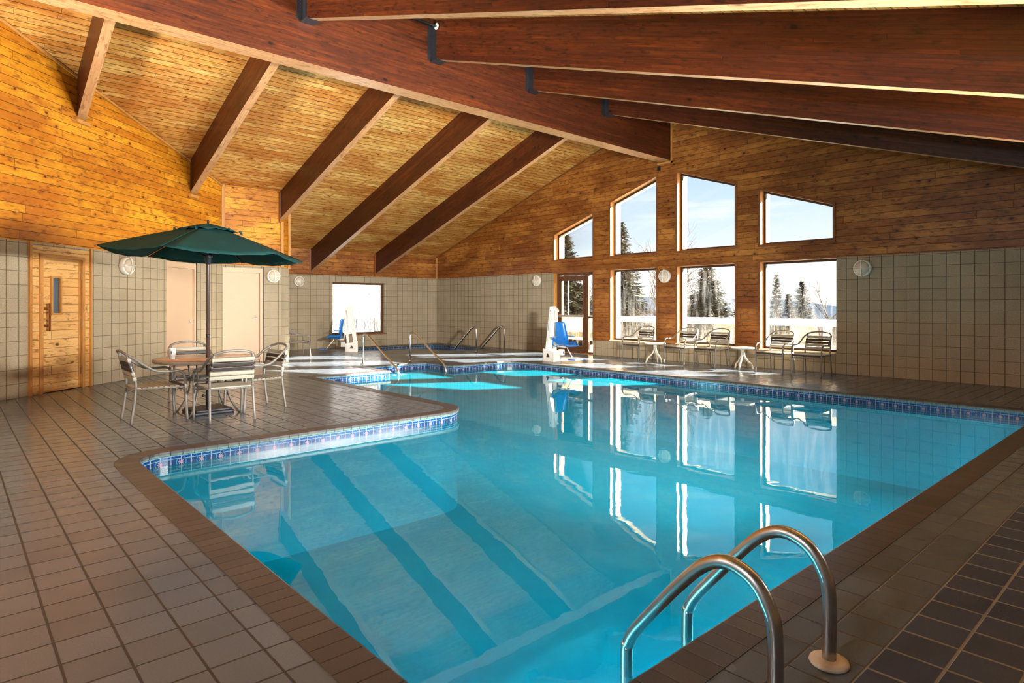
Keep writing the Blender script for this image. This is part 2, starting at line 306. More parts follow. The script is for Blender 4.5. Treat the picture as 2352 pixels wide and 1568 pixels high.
class MB:
    def __init__(s): s.v = []; s.f = []; s.uv = []; s.mi = []; s.sm = []
    def add(s, vs, fs, uvs=None, mi=0, smooth=False):
        b = len(s.v); s.v += [tuple(v) for v in vs]
        for i, f in enumerate(fs):
            s.f.append([b + k for k in f]); s.uv.append(uvs[i] if uvs else [(0, 0)] * len(f)); s.mi.append(mi); s.sm.append(smooth)
        return s
    def box(s, a, b, mi=0, M4=None, la=None):
        a, b = [min(x, y) for x, y in zip(a, b)], [max(x, y) for x, y in zip(a, b)]
        d = [b[i] - a[i] for i in range(3)]; order = sorted(range(3), key=lambda i: -d[i]); la = order[0] if la is None else la
        vs = [Vector((x, y, z)) for z in (a[2], b[2]) for y in (a[1], b[1]) for x in (a[0], b[0])]
        fs = [(0, 2, 3, 1), (4, 5, 7, 6), (0, 1, 5, 4), (2, 6, 7, 3), (0, 4, 6, 2), (1, 3, 7, 5)]
        uvs = []
        for f, nax in zip(fs, (2, 2, 1, 1, 0, 0)):
            ax = [i for i in range(3) if i != nax]
            if la in ax: ua = la; va = [i for i in ax if i != la][0]
            else: ua, va = ax
            uvs.append([(vs[k][ua], vs[k][va]) for k in f])
        if M4 is not None: vs = [M4 @ v for v in vs]
        return s.add(vs, fs, uvs, mi)
    def bbox(s, a, b, r=.01, mi=0, M4=None):      # box with rounded vertical and horizontal edges
        bm = bmesh.new(); bmesh.ops.create_cube(bm, size=1)
        for v in bm.verts: v.co = Vector([(a[i] + b[i]) / 2 + v.co[i] * abs(b[i] - a[i]) for i in range(3)])
        bmesh.ops.bevel(bm, geom=bm.edges[:] , offset=r, segments=2, profile=.5, affect='EDGES')
        vs = [(M4 @ v.co) if M4 is not None else v.co.copy() for v in bm.verts]; bm.verts.index_update()
        fs = [[v.index for v in f.verts] for f in bm.faces]
        bm.free(); return s.add(vs, fs, None, mi)
    def tube(s, pts, r, seg=8, closed=False, mi=0, caps=True, flat=None):
        P = [Vector(p) for p in pts]; n = len(P); rings = []; prev = None
        for i in range(n):
            if closed: t = P[(i + 1) % n] - P[i - 1]
            else: t = P[min(i + 1, n - 1)] - P[max(i - 1, 0)]
            t = t.normalized() if t.length > 1e-9 else Vector((0, 0, 1))
            if prev is None:
                a = Vector((0, 0, 1)) if abs(t.z) < .9 else Vector((1, 0, 0)); nn = (a - t * a.dot(t)).normalized()
            else:
                nn = prev - t * prev.dot(t); nn = nn.normalized() if nn.length > 1e-6 else prev
            prev = nn; bb = t.cross(nn); rr = r[i] if isinstance(r, (list, tuple)) else r
            fx, fy = flat if flat else (1, 1)
            rings.append([P[i] + (nn * math.cos(2 * PI * k / seg) * fx + bb * math.sin(2 * PI * k / seg) * fy) * rr for k in range(seg)])
        vs = [v for R in rings for v in R]; fs = []
        for i in range(n if closed else n - 1):
            j = (i + 1) % n
            for k in range(seg):
                q = (k + 1) % seg; fs.append((i * seg + k, i * seg + q, j * seg + q, j * seg + k))
        s.add(vs, fs, None, mi, True)
        if caps and not closed:
            b = len(s.v) - len(vs)
            s.f.append([b + k for k in reversed(range(seg))]); s.f.append([b + (n - 1) * seg + k for k in range(seg)])
            s.uv += [[(0, 0)] * seg] * 2; s.mi += [mi] * 2; s.sm += [False] * 2
        return s
    def lathe(s, prof, c=(0, 0, 0), seg=24, mi=0, M4=None, smooth=True):
        vs = []; fs = []
        for r, z in prof:
            for k in range(seg):
                v = Vector((r * math.cos(2 * PI * k / seg), r * math.sin(2 * PI * k / seg), z))
                vs.append((M4 @ v) if M4 is not None else v + Vector(c))
        for i in range(len(prof) - 1):
            for k in range(seg):
                q = (k + 1) % seg; fs.append((i * seg + k, i * seg + q, (i + 1) * seg + q, (i + 1) * seg + k))
        if prof[0][0] > 1e-5: fs.append(tuple(reversed(range(seg))))
        if prof[-1][0] > 1e-5: fs.append(tuple((len(prof) - 1) * seg + k for k in range(seg)))
        return s.add(vs, fs, None, mi, smooth)
    def prism(s, poly, fn, d0, d1, mi=0):          # poly 2D, fn(a,b,d)->3D
        n = len(poly); vs = [fn(a, b, d0) for a, b in poly] + [fn(a, b, d1) for a, b in poly]
        fs = [tuple(range(n)), tuple(reversed(range(n, 2 * n)))] + [(i, n + i, n + (i + 1) % n, (i + 1) % n) for i in range(n)]
        uvs = [[poly[k % n] for k in f] for f in fs]
        return s.add(vs, fs, uvs, mi)
    def build(s, name, mats, parent=None, loc=None, fix=True):
        me = bpy.data.meshes.new(name); me.from_pydata(s.v, [], s.f)
        if not isinstance(mats, (list, tuple)): mats = [mats]
        for m in mats: me.materials.append(M[m] if isinstance(m, str) else m)
        ul = me.uv_layers.new(name='UVMap'); k = 0
        for p, u, mi, sm in zip(me.polygons, s.uv, s.mi, s.sm):
            p.material_index = mi; p.use_smooth = sm
            for j in range(len(u)): ul.data[p.loop_start + j].uv = u[j]
        if fix:
            bm = bmesh.new(); bm.from_mesh(me); bmesh.ops.recalc_face_normals(bm, faces=bm.faces); bm.to_mesh(me); bm.free()
        me.update()
        o = bpy.data.objects.new(name, me); COL.objects.link(o)
        if parent: o.parent = parent
        if loc: o.location = loc
        return o

def struct(o): o['kind'] = 'structure'; return o
def tag(o, label, cat, group=None, kind=None):
    o['label'] = label; o['category'] = cat
    if group: o['group'] = group
    if kind: o['kind'] = kind
    return o
def thing(name, label, cat, loc=(0, 0, 0), rz=0.0, group=None):
    o = bpy.data.objects.new(name, None); COL.objects.link(o); o.location = loc; o.rotation_euler = (0, 0, rz)
    o.empty_display_size = .1
    return tag(o, label, cat, group)
def dup(root, loc, rz, label, group=None):
    def cp(o, par):
        c = o.copy(); COL.objects.link(c); c.parent = par
        for ch in [x for x in bpy.data.objects if x.parent == o]: cp(ch, c)
        return c
    r = cp(root, None); r.location = loc; r.rotation_euler = (0, 0, rz); r['label'] = label
    if group: r['group'] = group
    return r

# ------------------------------------------------------------------ the room
XW = 12.87; YF = 18.3; YR = 8.8; SL = .326; ZR = 6.13
def cz(y): return ZR - SL * abs(y - YR)

def wall(name, p0, p1, outline, holes, front_mats, pick, thick=.16, reveal=None, cuts=(), uoff=0.0, tag_struct=True, dist0=0.0):
    """s runs left to right seen from inside, z up; holes are polygons in (s, z)"""
    p0 = Vector((p0[0], p0[1])); p1 = Vector((p1[0], p1[1])); d = (p1 - p0).normalized(); out = Vector((-d.y, d.x))
    def P(a, z, t): q = p0 + d * a + out * (t + dist0); return Vector((q.x, q.y, z))
    loops = [outline] + holes
    tris = tessellate_polygon([[Vector((a, b, 0)) for a, b in lp] for lp in loops])
    flat = [pt for lp in loops for pt in lp]
    bm = bmesh.new(); uvl = bm.loops.layers.uv.new('UVMap')
    vv = [bm.verts.new((a, b, 0)) for a, b in flat]
    for t in tris:
        try: bm.faces.new([vv[i] for i in t])
        except ValueError: pass
    bmesh.ops.dissolve_limit(bm, angle_limit=.01, verts=bm.verts, edges=bm.edges)
    for kind, val in cuts:
        co = (val, 0, 0) if kind == 's' else (0, val, 0); no = (1, 0, 0) if kind == 's' else (0, 1, 0)
        bmesh.ops.bisect_plane(bm, geom=bm.verts[:] + bm.edges[:] + bm.faces[:], plane_co=co, plane_no=no)
    mb = MB(); bm.verts.index_update()
    for f in bm.faces:
        c = f.calc_center_median(); mi = pick(c.x, c.y)
        pts = [(v.co.x, v.co.y) for v in f.verts]
        mb.add([P(a, b, 0) for a, b in pts], [tuple(range(len(pts)))], [[(a + uoff, b) for a, b in pts]], mi)
        mb.add([P(a, b, thick) for a, b in pts], [tuple(reversed(range(len(pts))))], [[(a, b) for a, b in reversed(pts)]], mi)
    bm.free()
    rm = reveal if reveal is not None else 0
    for lp in loops:
        n = len(lp)
        for i in range(n):
            a, b = lp[i], lp[(i + 1) % n]; L = math.hypot(b[0] - a[0], b[1] - a[1])
            mb.add([P(*a, 0), P(*b, 0), P(*b, thick), P(*a, thick)], [(0, 1, 2, 3)], [[(a[1] if abs(a[0] - b[0]) < .01 else a[0], 0.03), (b[1] if abs(a[0] - b[0]) < .01 else b[0], 0.03), (b[1] if abs(a[0] - b[0]) < .01 else b[0], .03 + thick), (a[1] if abs(a[0] - b[0]) < .01 else a[0], .03 + thick)]], rm)
    o = mb.build(name, front_mats, fix=False)
    if tag_struct: struct(o)
    return o

# gable wall with windows; s = YF - Y
def S(y): return YF - y
WIN = {  # (Yleft, Yright, sill, top at left, top at right)
    'w1': (12.50, 11.07, 2.62, 3.33, 3.79), 'w2': (10.46, 9.04, 2.62, 4.01, 4.47), 'w3': (8.45, 6.98, 2.62, 4.48, 4.00), 'w4': (6.40, 4.93, 2.62, 3.78, 3.30),
    'l1': (10.46, 9.04, .43, 2.25, 2.25), 'l2': (8.45, 6.98, .43, 2.25, 2.25), 'l3': (6.40, 4.87, .41, 2.25, 2.25)}
holes = [[(S(a), zb), (S(b), zb), (S(b), t1), (S(a), t0)] for a, b, zb, t0, t1 in WIN.values()]
DOORH = [(S(12.53), .012), (S(11.07), .012), (S(11.07), 2.24), (S(12.53), 2.24)]
holes.append(DOORH)
gable = [(0, 0), (S(-.9), 0), (S(-.9), cz(-.9)), (S(YR), ZR), (0, cz(YF))]
def pick_g(s, z):
    y = YF - s
    if 4.87 < y < 12.53: return 0 if z < .42 else 1
    return 0 if z < 2.26 else 1
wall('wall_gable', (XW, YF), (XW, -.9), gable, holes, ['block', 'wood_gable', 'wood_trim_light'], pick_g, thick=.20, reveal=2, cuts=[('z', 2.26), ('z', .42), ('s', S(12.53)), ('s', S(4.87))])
wall('wall_gable_exterior', (XW, YF), (XW, -.9), [(-.3, -.5), (S(-1.2), -.5), (S(-1.2), cz(-1.2)), (S(YR), ZR + .05), (-.3, cz(YF + .3))], holes, ['cream'], lambda s, z: 0, thick=.20, dist0=.205)
# far wall with one window
FH = [(8.93 - 6.38, .40), (10.83 - 6.38, .40), (10.83 - 6.38, 2.06), (8.93 - 6.38, 2.06)]
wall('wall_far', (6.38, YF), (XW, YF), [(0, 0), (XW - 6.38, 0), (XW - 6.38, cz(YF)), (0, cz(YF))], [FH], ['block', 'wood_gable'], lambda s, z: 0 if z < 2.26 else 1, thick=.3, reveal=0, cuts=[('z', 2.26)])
A0 = Vector((.54, 11.25)); B0 = Vector((4.66, 15.07)); DD = (B0 - A0).normalized()
SB = (B0 - A0).length
A1 = A0 - DD * 6.2
def zl(s): return cz((A1 + DD * s).y)
OFF = 6.2
sr = (YR - A1.y) / DD.y
SD = [(OFF + .70, .0), (OFF + 1.47, .0), (OFF + 1.47, 2.06), (OFF + .70, 2.06)]
D1 = [(OFF + 3.62, .0), (OFF + 4.60, .0), (OFF + 4.60, 2.20), (OFF + 3.62, 2.20)]
def pick_s(s, z):
    s -= OFF
    if .49 < s < 1.64 and z < 2.22: return 2
    return 0 if z < 2.26 else 1
wall('wall_sauna', A1, B0, [(0, 0), (OFF + SB, 0), (OFF + SB, zl(OFF + SB)), (sr, ZR), (0, zl(0))], [SD, D1], ['block', 'wood_amber', 'wood_light', 'pink'], pick_s, thick=.14, reveal=2,
     cuts=[('z', 2.26), ('z', 2.22), ('s', OFF + .49), ('s', OFF + 1.64)])
C0 = (6.02, 15.07)
D2 = [(.02, .0), (.91, .0), (.91, 2.20), (.02, 2.20)]
wall('wall_changing_rooms', B0, C0, [(0, 0), (C0[0] - B0.x, 0), (C0[0] - B0.x, cz(15.07)), (0, cz(15.07))], [D2], ['block', 'wood_amber', 'pink'], lambda s, z: 0 if z < 2.26 else 1, thick=.14, reveal=2, cuts=[('z', 2.26)], uoff=.13)
D0 = Vector(C0) + DD * .40
wall('wall_corner', C0, D0, [(0, 0), (.40, 0), (.40, cz(D0.y)), (0, cz(15.07))], [], ['block', 'wood_amber'], lambda s, z: 0 if z < 2.26 else 1, cuts=[('z', 2.26)])
wall('wall_return', D0, (D0.x, YF), [(0, 0), (YF - D0.y, 0), (YF - D0.y, cz(YF)), (0, cz(D0.y))], [], ['block', 'wood_amber'], lambda s, z: 0 if z < 2.26 else 1, cuts=[('z', 2.26)], thick=.1)
# wall behind the camera with unseen windows added for fill daylight, and the long right wall
XB = A1.x
LB = A1.y + .9
BH = []
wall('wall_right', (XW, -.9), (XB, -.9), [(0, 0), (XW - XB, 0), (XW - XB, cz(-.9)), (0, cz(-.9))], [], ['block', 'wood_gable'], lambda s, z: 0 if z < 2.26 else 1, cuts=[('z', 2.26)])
bt = [(0, 0), (LB, 0), (LB, cz(A1.y))] + ([(LB - (A1.y - YR), ZR)] if A1.y > YR else []) + [(0, cz(-.9))]
FILL_WIN = [[(a, .5), (a + 1.7, .5), (a + 1.7, 2.1), (a, 2.1)] for a in (.7, 2.9, 5.1) if a + 1.7 < LB - .2]  # unseen back-wall windows added to let fill skylight onto the foreground
wall('wall_back', (XB, -.9), (XB, A1.y), bt, FILL_WIN, ['block', 'wood_gable'], lambda s, z: 0 if z < 2.26 else 1, cuts=[('z', 2.26)])
for i, h in enumerate(FILL_WIN):
    g_ = MB(); g_.box((XB - .10, -.9 + h[0][0], .5), (XB - .09, -.9 + h[1][0], 2.1))
    struct(g_.build('window_%d' % (20 + i), 'glass'))  # pane of an added back-wall window

# ceiling: two slopes
def slab(name, y0, y1):
    mb = MB(); t = .18
    for (x0, x1) in ((XB - .3, XW + .55),):
        vs = [(x0, y0, cz(y0)), (x1, y0, cz(y0)), (x1, y1, cz(y1)), (x0, y1, cz(y1))]
        k = math.sqrt(1 + SL * SL)
        uvs = [[(x0, y0 * k), (x1, y0 * k), (x1, y1 * k), (x0, y1 * k)]]
        mb.add(vs, [(0, 1, 2, 3)], uvs)
        up = [(a, b, c + t) for a, b, c in vs]; mb.add(up, [(0, 3, 2, 1)], uvs)
        al = vs + up
        mb.add(al, [(0, 4, 5, 1), (1, 5, 6, 2), (2, 6, 7, 3), (3, 7, 4, 0)])
    return struct(mb.build(name, 'wood_ceiling', fix=False))
slab('ceiling', YR, YF + .5); slab('ceiling_right', -1.2, YR)

# beams
BW = .13; BD = .66
mb = MB(); mb.box((XB - .05, 8.64, 4.80), (XW + .02, 8.96, 6.20)); mb.mi[0] = 1; ridge = struct(mb.build('ridge_beam', ['wood_beam', 'wood_beam_bottom_lit'], fix=False))
RX = [-.67, 1.55, 3.77, 5.99, 8.21, 10.43]
def rafter(x, ya, yb, name):
    mb = MB(); a = (x, ya); L = math.hypot(yb - ya, cz(yb) - cz(ya)); n = 2
    vs = []; k = math.sqrt(1 + SL * SL)
    for xx in (x, x + BW):
        vs += [(xx, ya, cz(ya) + .03), (xx, yb, cz(yb) + .03), (xx, yb, cz(yb) - BD), (xx, ya, cz(ya) - BD)]
    la, lb = ya * k, yb * k
    fs = [(0, 1, 2, 3), (7, 6, 5, 4), (3, 2, 6, 7), (0, 4, 5, 1), (0, 3, 7, 4), (1, 5, 6, 2)]
    q = x * 7.3
    uvs = [[(la + q, 0), (lb + q, 0), (lb + q, -.69), (la + q, -.69)], [(la, -.69), (lb, -.69), (lb, 0), (la, 0)], [(la + q, .01), (lb + q, .01), (lb + q, .14), (la + q, .14)], [(0, 0)] * 4, [(0, 0)] * 4, [(0, 0)] * 4]
    mb.add(vs, fs, uvs); mb.mi[2] = 1; return struct(mb.build(name, ['wood_beam', 'wood_beam_bottom_lit'], fix=True))
def endY(x):
    if x > D0.x: return YF + .02
    if x > C0[0]: return 15.4
    if x > B0.x: return 15.09
    return A0.y + (x + .13 - A0.x) * DD.y / DD.x + .02
for x in RX:
    r = rafter(x, 8.95, endY(x), 'rafter_beam')
    if x > 0:
        mb = MB(); ye = endY(x) - .03; 
        if x < B0.x:       # small timber saddle under each rafter end
            c = Vector((x + BW / 2, endY(x) - .02 - BW / 2 * DD.y / DD.x, cz(endY(x)) - BD - .04)); ang = math.atan2(DD.y, DD.x)
            mb.box((-.14, -.05, -.02), (.14, .0, .035), M4=Matrix.Translation(c) @ Matrix.Rotation(ang, 4, 'Z')); o = mb.build('saddle_block', 'wood_trim_light', r)
        else:
            mb.box((x - .035, ye - .03, cz(ye) - BD - .10), (x, ye + .02, cz(ye) - .02)); mb.build('end_batten', 'wood_trim', r)
for x in RX:
    r = rafter(x, -.92, 8.645, 'rafter_beam')
    if x > 0:
        mb = MB()
        mb.box((x - .012, 8.53, 5.38), (x, 8.645, 6.0)); mb.box((x - .10, 8.632, 5.38), (x, 8.640, 6.0)); mb.box((x - .05, 8.44, 5.352), (x + BW + .02, 8.64, 5.365))
        o = mb.build('steel_hanger', 'black', r)
        mb = MB()
        for k in range(12):
            z = 5.42 + k * .045; mb.box((x - .055, 8.626, z), (x - .043, 8.634, z + .010))
        mb.build('nail_heads', 'steel', o)
mb = MB()
mb.tube([(3.9, 8.48, 5.90), (6.02, 8.48, 5.90)], .022, 10); pp = mb.build('pipe', 'teal_pipe')
tag(pp, 'thin black pipe running beside the ridge beam into a rafter', 'pipe')
mb = MB(); mb.lathe([(.03, 0), (.055, 0), (.055, .012), (.03, .016)], M4=Matrix.Translation((5.965, 8.48, 5.90)) @ Matrix.Rotation(-PI / 2, 4, 'Y'), seg=20); mb.build('escutcheon', 'white', pp)

# ------------------------------------------------------------------ trims
tn = [0]
def trim(pts_boxes, mat):
    tn[0] += 1; mb = MB()
    for a, b in pts_boxes: mb.box(a, b)
    return struct(mb.build('trim_%d' % tn[0], mat))
def sloped_trim(pa, pb, w, t, mat, nrm):
    """board lying against a wall, from pa to pb; nrm points into the room"""
    tn[0] += 1; mb = MB(); pa, pb, nrm = Vector(pa), Vector(pb), Vector(nrm).normalized(); d = (pb - pa).normalized(); sd = d.cross(nrm).normalized()
    L = (pb - pa).length
    Mx = Matrix((( d.x, sd.x, nrm.x, pa.x), (d.y, sd.y, nrm.y, pa.y), (d.z, sd.z, nrm.z, pa.z), (0, 0, 0, 1)))
    mb.box((0, -w / 2, 0), (L, w / 2, t), M4=Mx); return struct(mb.build('trim_%d' % tn[0], mat))
# casing boards round the gable windows
for key, (a, b, zb, t0, t1) in WIN.items():
    X0 = XW - .022; w = .05
    corners = [(a, zb), (b, zb), (b, t1), (a, t0)]
    mb = MB(); c = [(sum(p[0] for p in corners) / 4), (sum(p[1] for p in corners) / 4)]
    def outset(i):
        p = Vector(corners[i]); pr_, nx = Vector(corners[i - 1]), Vector(corners[(i + 1) % 4])
        e1 = (p - pr_).normalized(); e2 = (nx - p).normalized(); n1 = Vector((e1.y, -e1.x)); n2 = Vector((e2.y, -e2.x))
        cc = Vector(c)
        if (p - cc).dot(n1) < 0: n1 = -n1
        if (p - cc).dot(n2) < 0: n2 = -n2
        m = (n1 + n2); return p + m * (w / (1 + n1.dot(n2)))
    outs = [outset(i) for i in range(4)]
    rng = range(4)
    for i in rng:
        if key == 'l3' and i == 1: continue
        if key[0] == 'l' and i == 0: continue
        j = (i + 1) % 4; q = [corners[i], corners[j], tuple(outs[j]), tuple(outs[i])]
        mb.prism(q, lambda y, z, t: Vector((XW - t, y, z)), 0.0, .022)
    tn[0] += 1; struct(mb.build('trim_%d' % tn[0], 'wood_trim'))
trim([((XW - .02, 11.02, .40), (XW, 11.07, 2.30)), ((XW - .02, 11.07, 2.25), (XW, 12.55, 2.30))], 'wood_trim')
trim([((XW - .05, 4.87, .385), (XW + .02, 6.42, .41)), ((XW - .05, 6.98, .405), (XW + .02, 8.47, .43)), ((XW - .05, 9.04, .405), (XW + .02, 10.48, .43))], 'cream')
trim([((XW - .02, 6.42, .395), (XW, 6.98, .42)), ((XW - .02, 8.47, .395), (XW, 9.04, .42)), ((XW - .02, 10.48, .395), (XW, 11.07, .42))], 'wood_trim')
trim([((XW - .03, YF - .03, 2.26), (XW, YF, cz(YF)))], 'wood_trim_light')
for y0, y1 in ((YF - .01, 8.97), (8.63, -.88)):
    sloped_trim((XW - .012, y0, cz(y0) - .02), (XW - .012, y1, cz(y1) - .02), .03, .02, 'wood_trim', (-1, 0, 0))
trim([((XW - .03, 8.58, 4.74), (XW, 8.62, 6.05)), ((XW - .03, 8.58, 4.74), (XW, 9.0, 4.78))], 'wood_trim_light')
trim([((XW - .05, 8.92, 4.60), (XW, 8.98, 4.70))], 'black')
# corner boards on the left
trim([((B0.x - .02, 15.04, 2.26), (B0.x + .05, 15.07, cz(15.07)))], 'wood_trim_light')
trim([((C0[0] - .02, 15.04, 2.26), (C0[0] + .05, 15.10, 3.36))], 'wood_trim_light')
trim([((D0.x - .03, D0.y - .05, 2.24), (D0.x + .03, D0.y + .02, cz(D0.y)))], 'wood_trim_light')
def onS(s, z, t): q = A0 + DD * s + Vector((DD.y, -DD.x)) * t; return Vector((q.x, q.y, z))
def sbox(mb, s0, s1, z0, z1, t0, t1, mi=0, la=None):
    q = Matrix(((DD.x, DD.y, 0, A0.x), (DD.y, -DD.x, 0, A0.y), (0, 0, 1, 0), (0, 0, 0, 1)))
    return mb.box((s0, t0, z0), (s1, t1, z1), mi, q, la)
tn[0] += 1; mb = MB(); sbox(mb, .455, .495, 0, 2.26, -.02, .035); sbox(mb, 1.635, 1.67, 0, 2.26, -.02, .03); struct(mb.build('trim_%d' % tn[0], 'wood_trim_light'))
tn[0] += 1; mb = MB(); sbox(mb, .645, .70, 0, 2.11, -.05, .02); sbox(mb, 1.47, 1.525, 0, 2.11, -.05, .02); sbox(mb, .645, 1.525, 2.06, 2.11, -.05, .02); struct(mb.build('trim_%d' % tn[0], 'wood_trim_light'))
sloped_trim((A0.x, A0.y - .01, zl(OFF) - .03), (B0.x, B0.y - .01, zl(OFF + SB) - .03), .04, .02, 'wood_trim_light', (DD.y, -DD.x, 0))

# ------------------------------------------------------------------ doors
mb = MB(); sbox(mb, .69, 1.48, .012, 2.07, -.06, -.02, 0, 0); sbox(mb, .6, 1.6, -.02, 2.2, -.20, -.145, 0, 0)
d1 = struct(mb.build('door_1', 'wood_light'))
mb = MB(); sbox(mb, .72, .745, .012, 2.045, -.025, -.012); sbox(mb, 1.43, 1.455, .012, 2.045, -.025, -.012); sbox(mb, .745, 1.43, 2.02, 2.045, -.025, -.012); sbox(mb, .745, 1.43, .012, .04, -.025, -.012); mb.build('door_edging', 'wood_trim_light', d1)
mb = MB(); sbox(mb, .865, .895, 1.18, 1.78, -.02, .012); sbox(mb, 1.035, 1.065, 1.18, 1.78, -.02, .012); sbox(mb, .895, 1.035, 1.75, 1.78, -.02, .012); sbox(mb, .895, 1.035, 1.18, 1.21, -.02, .012)
vf = mb.build('viewing_window_frame', 'wood_trim_light', d1)
mb = MB(); sbox(mb, .89, 1.04, 1.2, 1.76, -.02, -.016); mb.build('pane', 'wired_glass', vf)
mb = MB(); sbox(mb, .785, .805, .94, 1.36, .03, .055); sbox(mb, .765, .805, 1.26, 1.30, -.02, .04); sbox(mb, .765, .805, 1.0, 1.04, -.02, .04); mb.build('door_handle', 'wood_trim', d1)
for z in (1.74, 1.0, .22):
    mb = MB(); sbox(mb, 1.45, 1.475, z, z + .11, -.02, -.004); mb.build('hinge', 'steel', d1)
# two pale pink metal doors
def lever(mb, P, sgn):
    pass
mb = MB(); sbox(mb, 3.62, 4.60, 0, 2.20, -.12, -.05); sbox(mb, 3.5, 4.7, -.02, 2.3, -.20, -.145)
d2 = struct(mb.build('door_2', 'pink'))
mb = MB(); sbox(mb, 3.62, 3.67, 0, 2.20, -.06, .005); sbox(mb, 4.545, 4.60, 0, 2.20, -.06, .005); sbox(mb, 3.67, 4.545, 2.09, 2.20, -.06, .005); mb.build('door_frame', 'pink', d2)
mb = MB(); sbox(mb, 3.675, 4.54, .01, 2.083, -.05, -.035); mb.build('door_leaf', 'pink', d2)
for z in (1.86, 1.03, .2):
    mb = MB(); sbox(mb, 3.655, 3.69, z, z + .12, -.035, -.02); mb.build('hinge', 'door_metal', d2)
mb = MB(); mb.lathe([(.0, .03), (.025, .028), (.034, .012), (.034, 0)], M4=Matrix.Translation(onS(4.46, 1.0, -.035)) @ Matrix(((DD.x, 0, DD.y, 0), (DD.y, 0, -DD.x, 0), (0, 1, 0, 0), (0, 0, 0, 1))), seg=18)
mb.tube([onS(4.46, 1.0, -.01), onS(4.46, 1.0, .03), onS(4.42, 1.0, .035), onS(4.35, .995, .03)], .010, 8); mb.build('door_handle', 'chrome', d2)
bx0 = B0.x
mb = MB(); mb.box((bx0 + .02, 15.12, 0), (bx0 + .91, 15.19, 2.2)); mb.box((bx0 - .1, 15.22, 0), (bx0 + 1.0, 15.26, 2.3)); d3 = struct(mb.build('door_3', 'pink'))
mb = MB(); mb.box((bx0 + .02, 15.065, 0), (bx0 + .045, 15.13, 2.2)); mb.box((bx0 + .85, 15.065, 0), (bx0 + .91, 15.13, 2.2)); mb.box((bx0 + .045, 15.065, 2.09), (bx0 + .85, 15.13, 2.2)); mb.build('door_frame', 'pink', d3)
mb = MB(); mb.box((bx0 + .05, 15.10, .01), (bx0 + .845, 15.125, 2.083)); mb.build('door_leaf', 'pink', d3)
mb = MB(); mb.lathe([(.034, 0), (.034, .012), (.025, .028), (0, .03)], M4=Matrix.Translation((bx0 + .77, 15.10, 1.03)) @ Matrix.Rotation(PI / 2, 4, 'X'), seg=18)
mb.tube([(bx0 + .77, 15.08, 1.03), (bx0 + .77, 15.04, 1.03), (bx0 + .73, 15.03, 1.03), (bx0 + .66, 15.035, 1.025)], .010, 8); mb.build('door_handle', 'chrome', d3)
trim([((bx0 + .915, 15.05, 0), (bx0 + .93, 15.075, 2.25))], 'bronze')
tn[0] += 1; mb = MB(); sbox(mb, 4.60, 4.63, 0, 2.25, -.01, .01); struct(mb.build('trim_%d' % tn[0], 'bronze'))

# glazed exit door in the gable wall
XG = XW + .17
def bar(mb, y0, y1, z0, z1, x0=XG - .03, x1=XG + .03): mb.box((x0, y0, z0), (x1, y1, z1))
mb = MB(); bar(mb, 12.47, 12.53, 0, 2.24); bar(mb, 11.07, 11.12, 0, 2.24); bar(mb, 11.12, 12.47, 2.17, 2.24); bar(mb, 11.36, 11.46, 0, 2.17); bar(mb, 11.12, 11.36, 0, .05); bar(mb, 11.12, 11.36, .98, 1.03)
d4 = struct(mb.build('door_4', 'door_metal'))
mb = MB(); bar(mb, 12.34, 12.46, .01, 2.16, XG - .05, XG); bar(mb, 11.465, 11.55, .01, 2.16, XG - .05, XG); bar(mb, 11.55, 12.34, 2.02, 2.16, XG - .05, XG); bar(mb, 11.55, 12.34, .01, .2, XG - .05, XG)
lf = mb.build('door_leaf', 'door_metal', d4)
mb = MB(); mb.box((XG - .10, 11.50, 1.0), (XG - .06, 12.42, 1.06)); mb.box((XG - .07, 12.36, .99), (XG - .05, 12.42, 1.07)); mb.box((XG - .07, 11.50, .99), (XG - .05, 11.54, 1.07)); mb.build('push_bar', 'table_side', lf)
mb = MB(); mb.box((XG - .025, 11.55, .2), (XG - .02, 12.34, 2.02)); mb.build('pane', 'glass', lf)
mb = MB(); mb.box((XG, 11.12, .05), (XG + .005, 11.36, .98)); mb.build('side_pane', 'glass', d4)
mb = MB(); mb.box((XG, 11.12, 1.03), (XG + .005, 11.36, 2.17)); mb.build('side_pane', 'glass', d4)

# windows in the gable
for i, (key, (a, b, zb, t0, t1)) in enumerate(WIN.items()):
    mb = MB(); w = .045
    pts = [(a, zb), (b, zb), (b, t1), (a, t0)]
    sl = (t1 - t0) / (b - a)
    def top(y): return t0 + (y - a) * sl
    inn = [(a - w, zb + w), (b + w, zb + w), (b + w, top(b + w) - w * 1.05), (a - w, top(a - w) - w * 1.05)]
    for k in range(4):
        j = (k + 1) % 4
        mb.prism([pts[k], pts[j], inn[j], inn[k]], lambda y, z, t: Vector((XG - .025 + t, y, z)), 0, .05)
    o = struct(mb.build('window_%d' % (i + 1), 'bronze'))
    mb = MB(); mb.prism(inn, lambda y, z, t: Vector((XG + t, y, z)), 0, .005); mb.build('pane', 'glass_hazy' if key in ('l1', 'l2', 'l3') else 'glass', o)
mb = MB(); wx0, wx1, wz0, wz1, wy = 8.93, 10.83, .40, 2.06, YF + .2
for q in (((wx0, wy, wz0), (wx0 + .05, wy + .06, wz1)), ((wx1 - .07, wy, wz0), (wx1, wy + .06, wz1)), ((wx0 + .05, wy, wz1 - .06), (wx1 - .07, wy + .06, wz1)), ((wx0 + .05, wy, wz0), (wx1 - .07, wy + .06, wz0 + .06))): mb.box(*q)
o = struct(mb.build('window_8', 'door_metal'))
mb = MB(); mb.box((wx0 + .05, wy + .03, wz0 + .06), (wx1 - .07, wy + .035, wz1 - .06)); mb.build('pane', 'glass_hazy', o)
trim([((wx0 - .02, YF - .03, .375), (wx1 + .02, YF + .01, .40))], 'wood_trim')

